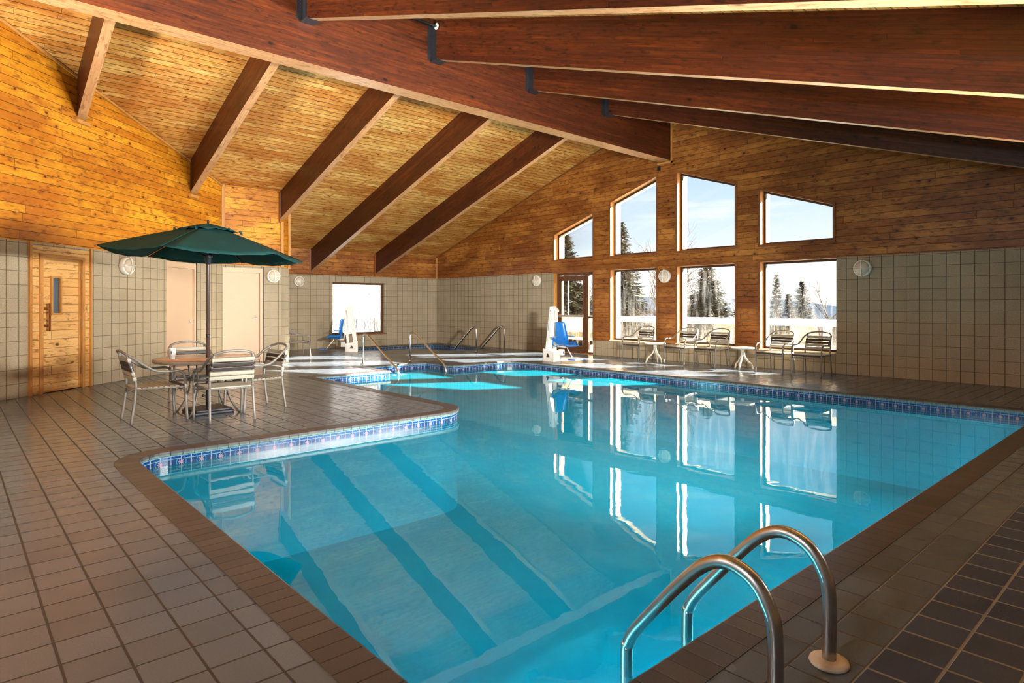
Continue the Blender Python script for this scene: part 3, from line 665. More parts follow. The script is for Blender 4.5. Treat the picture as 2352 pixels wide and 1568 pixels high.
# ------------------------------------------------------------------ pool
def arc(cx, cy, r, a0, a1, n=8): return [(cx + r * math.cos(math.radians(a0 + (a1 - a0) * k / n)), cy + r * math.sin(math.radians(a0 + (a1 - a0) * k / n))) for k in range(n + 1)]
LIP = [(1.215, 1.38), (10.12, 1.38)] + arc(9.72, 10.85, .40, 0, 90, 6) + [(8.36, 11.25), (8.36, 12.3), (6.72, 12.3), (6.72, 11.16), (5.06, 11.16)] + arc(4.53, 6.86, .53, 0, -90, 8) + arc(1.495, 6.05, .28, 90, 180, 7)
def offset(poly, d):
    n = len(poly); out = []
    for i in range(n):
        p, a, b = Vector(poly[i]), Vector(poly[i - 1]), Vector(poly[(i + 1) % n])
        e1 = (p - a).normalized(); e2 = (b - p).normalized(); n1 = Vector((e1.y, -e1.x)); n2 = Vector((e2.y, -e2.x))
        out.append(tuple(p + (n1 + n2) * (d / (1 + n1.dot(n2)))))
    return out
def sweep(mb, poly, prof, mi=0, smooth=True):
    rings = [[(x, y, z) for x, y in offset(poly, d)] for d, z in prof]; n = len(poly)
    base = poly; us = [0]
    for i in range(n): us.append(us[-1] + (Vector(base[(i + 1) % n]) - Vector(base[i])).length)
    vv = [0]
    for i in range(len(prof) - 1): vv.append(vv[-1] + math.hypot(prof[i + 1][0] - prof[i][0], prof[i + 1][1] - prof[i][1]))
    for i in range(n):
        j = (i + 1) % n
        for k in range(len(prof) - 1):
            e = Vector(base[j]) - Vector(base[i]); ln = e.length; e = e.normalized()
            def U(r, q, dflt): return us[i] + (Vector(rings[r][q][:2]) - Vector(base[i])).dot(e) if ln > .5 else dflt
            mb.add([rings[k][i], rings[k][j], rings[k + 1][j], rings[k + 1][i]], [(0, 1, 2, 3)], [[(U(k, i, us[i]), vv[k]), (U(k, j, us[i + 1]), vv[k]), (U(k + 1, j, us[i + 1]), vv[k + 1]), (U(k + 1, i, us[i]), vv[k + 1])]], mi, smooth)
def flatpoly(mb, outer, holes_, z, mi=0):
    loops = [outer] + holes_; tris = tessellate_polygon([[Vector((a, b, 0)) for a, b in lp] for lp in loops]); fl = [p for lp in loops for p in lp]
    for t in tris: mb.add([(fl[i][0], fl[i][1], z) for i in t], [(0, 1, 2)], None, mi)
CW = .19
mb = MB(); sweep(mb, LIP, [(CW, -.03), (CW, .003), (.014, .003), (.004, -.002), (0, -.012), (0, -.034), (.006, -.045), (.03, -.047)])
struct(mb.build('trim_pool_coping', 'coping'))
WZ = -.13; PD = -1.25
mb = MB(); sweep(mb, LIP, [(.02, -.046), (.02, -.26)], smooth=False); struct(mb.build('pool_waterline_tiles', 'waterline', fix=False))
mb = MB(); sweep(mb, LIP, [(.02, -.26), (.02, PD)], smooth=False); flatpoly(mb, offset(LIP, .02), [], PD)
struct(mb.build('pool_shell', 'plaster', fix=False))
mb = MB(); st = [(12.3, 11.95, -.35), (11.95, 11.6, -.62), (11.6, 11.25, -.9)]
for y1, y0, z in st: mb.box((6.71, y0, PD), (8.37, y1 + (.02 if y1 == 12.3 else 0), z))
struct(mb.build('pool_steps', 'plaster'))
mb = MB(); flatpoly(mb, offset(LIP, .022), [], WZ)
tag(mb.build('pool_water', 'water', fix=False), 'still turquoise water filling the L-shaped pool', 'water', kind='stuff')
# spa in the far corner
def rnd(poly, r=.35, n=5):
    out = []; N = len(poly)
    for i in range(N):
        p, a, b = Vector(poly[i]), Vector(poly[i - 1]), Vector(poly[(i + 1) % N]); ra = min(r, (p - a).length * .45, (b - p).length * .45)
        q0 = p + (a - p).normalized() * ra; q1 = p + (b - p).normalized() * ra
        for k in range(n + 1):
            t = k / n; out.append(tuple(q0 * (1 - t) ** 2 + p * 2 * t * (1 - t) + q1 * t * t))
    return out
SPA = rnd([(9.05, 16.4), (10.9, 16.4), (11.0, 14.75), (12.4, 14.75), (12.4, 17.95), (9.05, 17.95)], .45)
mb = MB(); sweep(mb, SPA, [(.15, -.03), (.15, .004), (.012, .004), (0, -.01), (0, -.035), (.02, -.04)]); struct(mb.build('trim_spa_coping', 'coping'))
g = G('dark_blue_spa_tile'); u, v, _ = g.sep(g.uv()); z_ = g.sep(g.pos())[2]
ea = g.f('ABSOLUTE', g.f('SUBTRACT', g.f('FRACT', g.f('DIVIDE', u, .1)), .5)); eb = g.f('ABSOLUTE', g.f('SUBTRACT', g.f('FRACT', g.f('DIVIDE', z_, .1)), .5))
gr_ = g.f('MAXIMUM', g.ramp(ea, .44, .47), g.ramp(eb, .45, .475)); rn_ = g.white(g.comb(g.f('FLOOR', g.f('DIVIDE', u, .1)), g.f('FLOOR', g.f('DIVIDE', z_, .1)), 0))
g.bsdf(g.mix(gr_, g.mix(rn_, srgb(24, 54, 96), srgb(40, 76, 118)), srgb(150, 140, 110)), .2); M['spa_tile'] = g.m
mb = MB(); sweep(mb, SPA, [(.02, -.035), (.02, -.34)], smooth=False); struct(mb.build('spa_tiles', 'spa_tile', fix=False))
mb = MB(); sweep(mb, SPA, [(.02, -.34), (.02, -.9)], smooth=False); flatpoly(mb, offset(SPA, .02), [], -.9); struct(mb.build('spa_shell', 'plaster', fix=False))
mb = MB(); flatpoly(mb, offset(SPA, .022), [], -.20); tag(mb.build('spa_water', 'spa_water', fix=False), 'greenish water in the small corner spa', 'water', kind='stuff')
# deck
mb = MB(); flatpoly(mb, [(XB - .2, -1.1), (XW + .03, -1.1), (XW + .03, 11.0), (XW + .35, 11.0), (XW + .35, 12.6), (XW + .03, 12.6), (XW + .03, YF + .1), (XB - .2, YF + .1)], [offset(LIP, CW - .002), offset(SPA, .148)], 0.0)
struct(mb.build('floor', 'deck', fix=False))

# ------------------------------------------------------------------ metal rails
def rail_thing(name, label, cat, pts, r, mat, base_pts, base_mat='steel', group=None, seg=12, part='tube'):
    b = base_pts[0]; t = thing(name, label, cat, (b[0], b[1], 0), 0, group)
    rel = [Vector(p) - Vector((b[0], b[1], 0)) for p in pts]
    mb = MB(); mb.tube(rel, r, seg); mb.build(part, mat, t)
    for q in base_pts:
        mb = MB(); mb.lathe([(r, 0), (r * 2.4, 0.001), (r * 2.4, .010), (r * 1.6, .018), (r, .02)], (q[0] - b[0], q[1] - b[1], .0035), 20); mb.build('base_flange', base_mat, t)
    return t
def filleted(P, r=.1, n=6):
    P = [Vector(p) for p in P]; out = [P[0]]
    for i in range(1, len(P) - 1):
        p, a, b = P[i], P[i - 1], P[i + 1]; ra = min(r, (p - a).length * .48, (b - p).length * .48)
        q0 = p + (a - p).normalized() * ra; q1 = p + (b - p).normalized() * ra
        for k in range(n + 1): t = k / n; out.append(q0 * (1 - t) ** 2 + p * 2 * t * (1 - t) + q1 * t * t)
    out.append(P[-1]); return out
for x, lab in ((6.98, 'bent steel handrail at the left side of the pool entry steps'), (8.22, 'bent steel handrail at the right side of the pool entry steps')):
    rail_thing('handrail', lab, 'handrail', filleted([(x, 12.80, 0), (x, 12.80, .68), (x, 12.62, .68), (x, 11.30 if x < 7.5 else 11.35, -.02 if x < 7.5 else 0.0), (x, 11.26, -.5)], .13), .022, 'steel', [(x, 12.80)], group='handrails at the pool steps')
for x, lab in ((11.24, 'bent steel handrail entering the corner spa, the nearer to the blue tiled edge'), (12.30, 'bent steel handrail entering the corner spa, right one beside the block wall')):
    rail_thing('handrail', lab, 'handrail', filleted([(x, 14.03, 0), (x, 14.03, .70), (x, 14.2, .70), (x, 15.1, .0), (x, 15.25, -.3)], .13), .022, 'steel', [(x, 14.03)], group='handrails at the spa')
# ladder: two steel grab rails and a step between them
lad = thing('pool_ladder', 'brushed steel ladder with two arched grab rails on the near pool edge', 'ladder', (2.22, .95, 0))
for x in (2.0, 2.43):
    pts = [(x, .945, 0), (x, .945, .25), (x, .965, .34), (x, 1.02, .415), (x, 1.11, .445), (x, 1.20, .41), (x, 1.30, .31), (x, 1.40, .19), (x, 1.50, .065), (x, 1.535, .0), (x, 1.545, -.06), (x, 1.545, -.5), (x, 1.545, -.95)]
    rel = [Vector(p) - Vector((2.22, .95, 0)) for p in pts]
    mb = MB(); mb.tube(cr(rel, 5), .0245, 20); rl = mb.build('grab_rail', 'ladder_steel', lad)
    mb = MB(); mb.lathe([(.026, 0), (.066, 0), (.069, .006), (.066, .016), (.05, .020), (.026, .021)], (x - 2.22, -.005, .002), 32); mb.build('base_flange', 'flange', rl)
for z in (-.42, -.70):
    mb = MB(); mb.bbox((-.215, .54, z - .012), (.205, .62, z + .012), .005); mb.build('step', 'ladder_steel', lad)

# ------------------------------------------------------------------ wall lamps
def make_lamp():
    t = thing('wall_lamp', 'x', 'wall light')
    # axis along local +X (away from the wall)
    Mx = Matrix.Rotation(PI / 2, 4, 'Y')
    mb = MB(); mb.lathe([(.150, 0), (.158, .01), (.158, .075), (.146, .09), (.128, .092), (.128, .08)], M4=Mx, seg=32); mb.build('housing', 'white', t)
    mb = MB(); mb.lathe([(.130, .078), (.124, .100), (.100, .122), (.06, .136), (0, .141)], M4=Mx, seg=32); mb.build('lens', 'frost', t)
    mb = MB()
    def ribpath(u): return [Vector((.088 + .062 * math.cos(a), math.sin(a) * .152 * u[0], math.sin(a) * .152 * u[1])) for a in [(-90 + 15 * k) * PI / 180 for k in range(13)]]
    mb.tube(ribpath((0, 1)), .011, 8); 
    for dz in (.012, -.012): mb.tube([p + Vector((0, 0, dz)) for p in ribpath((1, 0))], .006, 8)
    mb.build('guard', 'white', t)
    return t
L0 = make_lamp(); used = False
lamps = [(tuple(onS(2.46, 2.03, .0)), math.atan2(-DD.x, DD.y), 'round white caged wall lamp between the sauna door and the first pink door'),
         ((5.81, 15.07, 2.03), -PI / 2, 'round white caged wall lamp right of the second pink door'),
         ((7.83, 18.3, 2.05), -PI / 2, 'round white caged wall lamp left of the small far window'),
         ((12.87, 13.19, 2.05), PI, 'round white caged wall lamp on blocks beside the glazed exit door'),
         ((12.848, 8.76, 2.03), PI, 'round white caged wall lamp on the wood pier between the big windows'),
         ((12.87, 4.38, 2.03), PI, 'round white caged wall lamp on the block wall right of the windows')]
for p, a, lab in lamps:
    if not used: L0.location = p; L0.rotation_euler = (0, 0, a); L0['label'] = lab; L0['group'] = 'round caged wall lamps'; used = True
    else: dup(L0, p, a, lab, 'round caged wall lamps')

# ------------------------------------------------------------------ chairs
def make_chair():
    t = thing('armchair', 'x', 'chair'); R = .0145
    sy = .40
    # arm + arch tube pieces
    archL = [(-.275, .262, .46), (-.277, .245, .535), (-.279, .19, .572), (-.281, .08, .572), (-.280, -.04, .585), (-.270, -.15, .65), (-.250, -.245, .725), (-.215, -.315, .775)]
    top = [(-.215, -.315, .775), (-.17, -.335, .795), (-.09, -.35, .812), (0, -.355, .817), (.09, -.35, .812), (.17, -.335, .795), (.215, -.315, .775)]
    for sg in (-1, 1):
        mb = MB(); mb.tube(cr([(p[0] * -sg, p[1], p[2]) for p in archL], 5), R, 10); mb.build('armrest', 'frame', t)
        mb = MB(); mb.tube(cr([(sg * .272, .285, 0), (sg * .273, .272, .22), (sg * .275, .262, .46)], 4), R, 10)
        leg = mb.build('leg', 'frame', t)
        mb = MB(); mb.tube(cr([(sg * .245, -.285, 0), (sg * .240, -.255, .2), (sg * .236, -.235, .40)], 4), R, 10); mb.build('leg', 'frame', t)
        mb = MB(); mb.tube(cr([(sg * .236, -.235, .40), (sg * .234, -.24, .48), (sg * .226, -.275, .62), (sg * .212, -.318, .775)], 4), R, 10); mb.build('back_post', 'frame', t)
    mb = MB(); mb.tube(cr(top, 4), R, 10); mb.build('top_rail', 'frame', t)
    mb = MB()
    for sg in (-1, 1): mb.tube([(sg * .255, .262, .385), (sg * .240, -.235, .385)], .011, 8)
    mb.tube([(-.27, .262, .34), (.27, .262, .34)], .010, 8); mb.tube([(-.238, -.235, .375), (.238, -.235, .375)], .011, 8); mb.build('seat_frame', 'frame', t)
    def strap(mb, y, w, x0, z, th=.014, up=(0, 1, 0), mi=0):
        mb.bbox((-x0, y - w / 2, z - th), (x0, y + w / 2, z + th), .006, mi)
    mb = MB()
    for k in range(8):
        y = -.205 + k * .056; x = .245 + .012 * (k / 8); mb.bbox((-x, y - .024, .372), (x, y + .024, .402), .008)
    mb.bbox((-.255, .225, .345), (.255, .262, .352), .003); mb.build('seat', 'strap', t)
    mb = MB(); mb.bbox((-.262, .235, .370), (.262, .282, .404), .010); mb.build('front_strap', 'strap_dark', t)['label'] = 'dark brown front strap'
    def bstrap(z, mat, nm):
        y = -.24 - (z - .48) * .25; x = .236 - (z - .48) * .06
        mb = MB(); Mt = Matrix.Translation((0, y, z)) @ Matrix.Rotation(.22, 4, 'X')
        mb.bbox((-x - .012, -.019, -.022), (x + .012, .019, .022), .008, M4=Mt); o = mb.build(nm, mat, t)
        if mat == 'strap_dark': o['label'] = 'dark brown back strap'
    for z in (.505, .558): bstrap(z, 'strap', 'back_strap')
    for z in (.611, .664): bstrap(z, 'strap_dark', 'back_strap')
    bstrap(.717, 'strap', 'back_strap')
    return t
def face(dx, dy): return math.atan2(dy, dx) - PI / 2
ch = [(2.43, 7.75, face(.02, 1), 'strap patio chair with its back to the camera, nearest the pool', 'strap patio chairs around the umbrella table'),
      (1.80, 8.28, face(1, .01), 'strap patio chair at the left side of the umbrella table', 'strap patio chairs around the umbrella table'),
      (2.98, 8.30, face(-1, -.12), 'strap patio chair at the right side of the umbrella table, facing left', 'strap patio chairs around the umbrella table'),
      (2.50, 9.32, face(-.06, -1), 'strap patio chair behind the umbrella table, facing the camera', 'strap patio chairs around the umbrella table'),
      (12.42, 9.24, face(-1, .12), 'strap patio chair by the windows, left of the first round side table', 'strap patio chairs along the window wall'),
      (12.33, 7.99, face(-1, .06), 'strap patio chair by the windows, just right of the first side table', 'strap patio chairs along the window wall'),
      (12.33, 7.22, face(-1, .10), 'strap patio chair by the middle window, just left of the second side table', 'strap patio chairs along the window wall'),
      (12.25, 5.78, face(-1, .03), 'strap patio chair by the right window, just right of the second side table', 'strap patio chairs along the window wall'),
      (12.20, 5.05, face(-1, 0), 'strap patio chair at the right end of the row by the windows', 'strap patio chairs along the window wall'),
      (6.74, 15.90, face(1, -.10), 'sunlit strap patio chair half hidden behind the block wall corner', None)]
CH = make_chair()
for i, (x, y, a, lab, grp) in enumerate(ch):
    if i == 0: CH.location = (x, y, .0); CH.rotation_euler = (0, 0, a); CH['label'] = lab; CH['group'] = grp
    else:
        c = dup(CH, (x, y, 0), a, lab, grp)
        if grp is None and 'group' in c: del c['group']

# ------------------------------------------------------------------ umbrella table
TX, TY = 2.42, 8.37
tb = thing('patio_table', 'round tan patio table with taupe rim under the green umbrella', 'table', (TX, TY, 0))
mb = MB(); mb.lathe([(0, .668), (.588, .668), (.592, .674), (.588, .680), (0, .680)], seg=48); mb.build('tabletop', 'table_top', tb)
mb = MB(); mb.lathe([(.57, .638), (.606, .640), (.611, .660), (.606, .678), (.590, .681), (.590, .672)], seg=48); mb.build('rim', 'table_side', tb)
for k in range(4):
    a = math.radians(45 + 90 * k); ca, sa = math.cos(a), math.sin(a)
    prof = [(.27, .64), (.245, .54), (.235, .40), (.25, .26), (.31, .12), (.40, 0.0)]
    mb = MB(); pts = cr([(r * ca, r * sa, z) for r, z in prof], 5); mb.tube(pts, .020, 8, flat=(.5, 1.0)); mb.build('leg', 'frame', tb)
mb = MB(); mb.tube([(.245 * math.cos(2 * PI * k / 24), .245 * math.sin(2 * PI * k / 24), .42) for k in range(24)], .012, 8, closed=True)
mb.lathe([(.09, .43), (.13, .43), (.13, .45), (.09, .45)], seg=20)
for k in range(4): a = math.radians(45 + 90 * k); mb.box((.09, -.012, .43), (.245, .012, .445), M4=Matrix.Rotation(a, 4, 'Z'))
mb.build('brace_ring', 'frame', tb)
# umbrella
um = thing('patio_umbrella', 'dark green patio umbrella with brown pole standing through the table', 'umbrella', (TX, TY, 0), math.radians(-8))
mb = MB(); mb.lathe([(.020, .06), (.020, 2.20), (.012, 2.36), (0, 2.365)], seg=16); mb.build('pole', 'pole', um)
mb = MB(); mb.lathe([(.0235, .93), (.0235, .97)], seg=16); mb.lathe([(.026, 1.925), (.052, 1.935), (.052, 1.955), (.042, 1.96), (.030, 1.97)], seg=20); mb.lathe([(.022, 1.84), (.034, 1.85), (.036, 1.925), (.048, 1.935)], seg=18); mb.build('runner_hub', 'black', um)
RU = 1.165; ZT = 2.335; ZE = 1.965
corn = [(RU * math.cos(math.radians(60 * k)), RU * math.sin(math.radians(60 * k)), ZE + (-.045, -.02, .02, .06, .0, -.03)[k]) for k in range(6)]
mb = MB(); NR = 10; NS = 8
for k in range(6):
    a, b = Vector(corn[k]), Vector(corn[(k + 1) % 6]); grid = []
    for i in range(NR + 1):
        t = i / NR; row = []
        for j in range(NS + 1):
            q = j / NS; e = a * (1 - q) + b * q; bow = 4 * q * (1 - q)
            x, y = e.x * t, e.y * t; z = ZT + (e.z - ZT) * (t ** 1.12)
            x *= 1 + .035 * bow * t; y *= 1 + .035 * bow * t
            z -= bow * .050 * t ** 1.6
            z += .004 * math.sin(q * 23 + k) * t
            row.append((x, y, z))
        grid.append(row)
    vs = [p for r_ in grid for p in r_]; fs = [(i * (NS + 1) + j, (i + 1) * (NS + 1) + j, (i + 1) * (NS + 1) + j + 1, i * (NS + 1) + j + 1) for i in range(NR) for j in range(NS)]
    mb.add(vs, fs, None, 0, True)
cano = mb.build('canopy', 'canvas', um, fix=False)
sol = cano.modifiers.new('thickness', 'SOLIDIFY'); sol.thickness = .003
mb = MB()
for k in range(6):
    a, b = Vector(corn[k]) * .30, Vector(corn[(k + 1) % 6]) * .30; vs = []; n1 = 4; n2 = 8
    for i in range(n1 + 1):
        for j in range(n2 + 1):
            t = i / n1; q = j / n2; e = a * (1 - q) + b * q; wv = .010 * math.sin(q * PI * 4) * t
            vs.append((e.x * t, e.y * t, 2.356 - .094 * t ** 1.1 + wv))
    mb.add(vs, [(i * (n2 + 1) + j, (i + 1) * (n2 + 1) + j, (i + 1) * (n2 + 1) + j + 1, i * (n2 + 1) + j + 1) for i in range(n1) for j in range(n2)], None, 0, True)
vt = mb.build('vent_cap', 'canvas', um, fix=False); sol = vt.modifiers.new('thickness', 'SOLIDIFY'); sol.thickness = .003
mb = MB()
for k in range(6):
    c_ = Vector(corn[k]) * .31; mb.tube(cr([(c_.x, c_.y, 2.262), (c_.x * 1.04, c_.y * 1.04, 2.270), (c_.x * 1.06 + .012, c_.y * 1.06, 2.240), (c_.x * 1.01 + .016, c_.y * 1.01 + .012, 2.256)], 3), .010, 6)
mb.build('tie', 'canvas', um)
for k in range(6):
    c_ = Vector(corn[k]); mb = MB(); mb.tube([(c_.x * .03, c_.y * .03, ZT - .03), (c_.x * .5, c_.y * .5, ZT + (c_.z - ZT) * .46 - .014), (c_.x * .99, c_.y * .99, c_.z - .008)], .008, 6); rb = mb.build('rib', 'black', um)
    mb = MB(); mb.tube([(c_.x * .03, c_.y * .03, 1.945), (c_.x * .48, c_.y * .48, ZT + (c_.z - ZT) * .44 - .03)], .006, 6); mb.build('strut', 'black', rb)
mb = MB(); mb.lathe([(.012, 2.355), (.014, 2.375), (.010, 2.395), (0, 2.40)], seg=12); mb.build('finial', 'black', um)
ub = thing('umbrella_base', 'square black umbrella base with stem and clamp knob under the table', 'umbrella base', (TX, TY, 0), math.radians(3))
mb = MB(); mb.bbox((-.235, -.235, .0), (.235, .235, .034), .012); mb.bbox((-.215, -.215, .03), (.215, .215, .062), .012); mb.build('base_plate', 'black', ub)
mb = MB(); mb.lathe([(.026, .06), (.026, .26), (.021, .265)], seg=18); mb.build('stem', 'black', ub)
mb = MB(); mb.tube([(-.025, -.01, .21), (-.06, -.02, .21)], .005, 8); mb.lathe([(.0, 0), (.018, .002), (.020, .014), (.014, .022), (0, .024)], M4=Matrix.Translation((-.055, -.02, .21)) @ Matrix.Rotation(-PI / 2, 4, 'Y'), seg=12); mb.build('clamp_knob', 'black', ub)
cup = thing('paper_cup', 'white paper cup standing on the left edge of the patio table', 'cup', (2.03, 8.43, .681))
mb = MB(); mb.lathe([(0, .002), (.030, 0), (.043, .125), (.046, .127), (.045, .131), (.041, .129), (.029, .008), (0, .008)], seg=24); mb.build('cup_body', 'cup', cup)
av = math.atan2(-8.43, -2.03); mb = MB(); vs = []
for z in (.06, .095):
    for da in (-.14, .14): r_ = .030 + .013 * z / .125 + .0008; vs.append((r_ * math.cos(av - .3 + da), r_ * math.sin(av - .3 + da), z))
mb.add(vs, [(0, 1, 3, 2)]); mb.build('printed_mark', 'green_ink', cup)

# side tables by the windows
def side_table():
    t = thing('side_table', 'x', 'table')
    mb = MB(); mb.lathe([(0, .425), (.215, .425), (.235, .430), (.240, .442), (.235, .454), (.215, .457), (0, .457)], seg=32); mb.build('tabletop', 'white_top', t)
    mb = MB(); mb.lathe([(.035, .30), (.045, .42), (.045, .426)], seg=14); mb.build('column', 'white_top', t)
    for k in range(3):
        a = math.radians(20 + 120 * k); ca, sa = math.cos(a), math.sin(a)
        mb = MB(); mb.tube(cr([(r_ * ca, r_ * sa, z) for r_, z in ((.02, .40), (.035, .28), (.10, .18), (.18, .10), (.215, 0))], 5), .020, 8, flat=(.45, 1)); mb.build('leg', 'white_top', t)
    return t
s1 = side_table(); s1.location = (12.22, 8.62, 0); s1['label'] = 'small round off-white side table between the first and second window chairs'; s1['group'] = 'side tables along the window wall'
dup(s1, (12.34, 6.53, 0), .9, 'small round off-white side table between the third and fourth window chairs', 'side tables along the window wall')

# ------------------------------------------------------------------ pool lifts
def make_lift():
    t = thing('pool_lift', 'x', 'pool lift')
    # local x: towards the seat, y: width, z up
    mb = MB(); fn = lambda a, b, d: Vector((a, d, b))
    mb.prism([(-.16, .02), (.18, .02), (.18, .24), (.02, .26), (-.16, .30)], fn, -.12, -.10); mb.prism([(-.16, .02), (.18, .02), (.18, .24), (.02, .26), (-.16, .30)], fn, .10, .12)
    mb.box((-.17, -.12, 0), (.19, .12, .025)); mb.box((.17, -.12, .02), (.185, .12, .24)); mb.box((-.17, -.12, .02), (-.155, .12, .26)); mb.build('base_housing', 'lift_white', t)
    mb = MB(); mb.prism([(-.05, .10), (.06, .10), (.0, .20)], fn, -.124, -.1205); mb.prism([(-.05, .10), (.06, .10), (.0, .20)], fn, .1205, .124); mb.build('vent_opening', 'bronze', t)
    mb = MB(); mb.prism([(-.155, .24), (-.045, .24), (.11, 1.27), (.105, 1.31), (-.0, 1.30)], fn, -.055, .055); ms = mb.build('mast', 'lift_white', t)
    mb = MB(); mb.prism([(.02, 1.18), (.05, 1.18), (.05, 1.22), (.02, 1.22)], fn, -.057, -.0555); mb.prism([(-.068, .72), (-.052, .72), (-.02, .92), (-.036, .92)], fn, -.057, -.0555); mb.build('decal', 'label_blue', ms)['label'] = 'pale blue decal'
    mb = MB(); mb.prism([(.08, .24), (.14, .24), (.17, .54), (.10, .54)], fn, -.03, .03); mb.prism([(.0, .52), (.19, .48), (.19, .58), (.0, .60)], fn, -.05, .05); mb.build('lower_arm', 'lift_white', t)
    mb = MB(); mb.tube([(.115, 0, .60), (.145, 0, 1.22)], .024, 12); mb.tube([(.125, 0, .56), (.118, 0, .72)], .032, 12); mb.build('actuator', 'white', t)
    mb = MB(); mb.prism([(.09, 1.20), (.21, 1.17), (.22, 1.22), (.10, 1.30)], fn, -.04, .04)
    mb.tube([(.18, 0, 1.2), (.20, 0, .60), (.23, 0, .34)], .018, 10); mb.tube([(.23, 0, .36), (.46, 0, .36)], .018, 10); mb.build('lifting_arm', 'lift_white', t)
    mb = MB(); mb.bbox((.18, .05, .15), (.30, .15, .29), .01); mb.build('control_box', 'lift_white', t)
    mb = MB(); mb.box((.302, .08, .19), (.304, .12, .24)); mb.build('keypad', 'label_blue', t)
    # moulded seat: shell swept across the width
    sh = [(.215, .93), (.235, .90), (.255, .75), (.275, .58), (.30, .46), (.35, .405), (.44, .395), (.56, .405), (.66, .40), (.70, .385)]
    sec = cr([(a, 0, b) for a, b in sh], 3); mb = MB(); vs = []; nW = 10
    for p in sec:
        wt = .145 + .07 * min(1, max(0, (.93 - p.z) / .45))
        for k in range(nW + 1):
            q = -1 + 2 * k / nW; lift = .075 * abs(q) ** 3
            nx, nz = (1, 0) if p.z > .5 else (0, 1)
            vs.append((p.x + nx * lift, q * wt, p.z + nz * lift * (1 if p.x < .62 else .3)))
    W = nW + 1
    mb.add(vs, [(i * W + j, (i + 1) * W + j, (i + 1) * W + j + 1, i * W + j + 1) for i in range(len(sec) - 1) for j in range(nW)], None, 0, True)
    so = mb.build('seat', 'blue', t, fix=False); m_ = so.modifiers.new('thickness', 'SOLIDIFY'); m_.thickness = .022; m_.offset = 0
    for sg in (-1, 1):
        mb = MB(); mb.tube(filleted([(.28, sg * .215, .58), (.26, sg * .225, .40), (.40, sg * .225, .37)], .06), .018, 8, flat=(.6, 1.2)); mb.tube([(.25, sg * .225, .60), (.52, sg * .225, .605)], .016, 8, flat=(.7, 1.3)); mb.build('armrest', 'blue', t)
    mb = MB(); mb.tube([(.50, 0, .36), (.70, 0, .10)], .013, 10); mb.build('footrest_arm', 'lift_white', t)
    mb = MB(); mb.bbox((.68, -.16, .075), (.92, .16, .095), .006); mb.build('footrest', 'blue', t)
    return t
pl = make_lift(); pl.location = (8.62, 16.45, 0); pl.rotation_euler = (0, 0, math.radians(148)); pl['label'] = 'white pool lift with blue seat standing by the spa before the small window'; pl['group'] = 'pool lifts'
dup(pl, (10.72, 10.52, 0), math.radians(-90), 'white pool lift with bright blue seat at the pool corner by the exit door', 'pool lifts')

# ------------------------------------------------------------------ outside
mb = MB()      # snowy ground: near bank then falling slope
N1, N2 = 40, 50; random.seed(3)
def gz(x, y):
    d = x - 13.3
    b = -.05 if d < .3 else 0
    fall = -max(0, d - 2.2) * .11
    return -.12 + max(-6, fall) + .05 * math.sin(x * .8 + y * .5)
xs = [13.0 + (i / N1) ** 2.2 * 140 for i in range(N1 + 1)]; ys = [-60 + j * 200 / N2 for j in range(N2 + 1)]
vs = [(x, y, gz(x, y)) for x in xs for y in ys]; mb.add(vs, [(i * (N2 + 1) + j, (i + 1) * (N2 + 1) + j, (i + 1) * (N2 + 1) + j + 1, i * (N2 + 1) + j + 1) for i in range(N1) for j in range(N2)], None, 0, True)
o = mb.build('ground_snow', 'snow', fix=False); struct(o)
mb = MB(); mb.add([(-60, 18.62, .05), (13.0, 18.62, .05), (13.0, 28, .5), (13.0, 60, 5.0), (-60, 60, 5.0), (-60, 28, .5)], [(0, 1, 2, 5), (5, 2, 3, 4)], None, 0, False)
struct(mb.build('ground_snow_north', 'snow', fix=False))
mb = MB()      # far misty ridge
pts = []; n = 60
for k in range(n + 1):
    y = -700 + k * 1700 / n; h = 6 + 5 * math.sin(k * .35) + 3 * math.sin(k * .9 + 1)
    pts.append((y, h))
mb.add([(620, y, -60) for y, h in pts] + [(640, y, h) for y, h in pts], [(k, k + 1, n + 2 + k, n + 1 + k) for k in range(n)], None, 0, True)
struct(mb.build('ground_far_ridge', 'ridge_far', fix=False))
# snow bank against the deck railing
mb = MB(); vs = []; NB = 60
for j in range(NB + 1):
    y = 3.5 + 8.6 * j / NB; h = .42 + .08 * math.sin(y * 2.1) + .04 * math.sin(y * 5.7)
    if y > 10.9: h = .42 - .25 * (y - 10.9) / 1.2
    for i, (dx, q) in enumerate(((13.55, 0), (13.7, .55), (13.95, .92), (14.25, 1.0), (14.6, .75), (15.0, .2), (15.3, -.3))): vs.append((dx, y, -.1 + (h + .1) * q + .02 * math.sin(i * 3 + y * 9)))
mb.add(vs, [(j * 7 + i, j * 7 + i + 1, (j + 1) * 7 + i + 1, (j + 1) * 7 + i) for j in range(NB) for i in range(6)], None, 0, True)
tag(mb.build('snow_bank', 'snow'), 'low bank of snow heaped along the outside railing', 'snow', kind='stuff')
rl = thing('deck_railing', 'cream wooden railing capped with snow outside the windows', 'railing', (14.42, 8, 0))
mb = MB(); mb.box((-.03, -6, .86), (.03, 8, .96)); mb.box((-.07, -6, .96), (.07, 8, .99)); mb.build('top_rail', 'cream', rl)
mb = MB(); mb.bbox((-.065, -6, .99), (.065, 8, 1.02), .01); mb.build('snow_cap', 'snow', rl)
mb = MB(); mb.box((-.03, -6, .28), (.03, 8, .34)); mb.build('bottom_rail', 'cream', rl)
for y in (-5.0, -2.36, -.3, 1.85, 3.9, 5.95, 7.9):
    mb = MB(); mb.box((-.06, y - .07, -.6), (.06, y + .07, .97)); mb.build('railing_post', 'cream', rl)
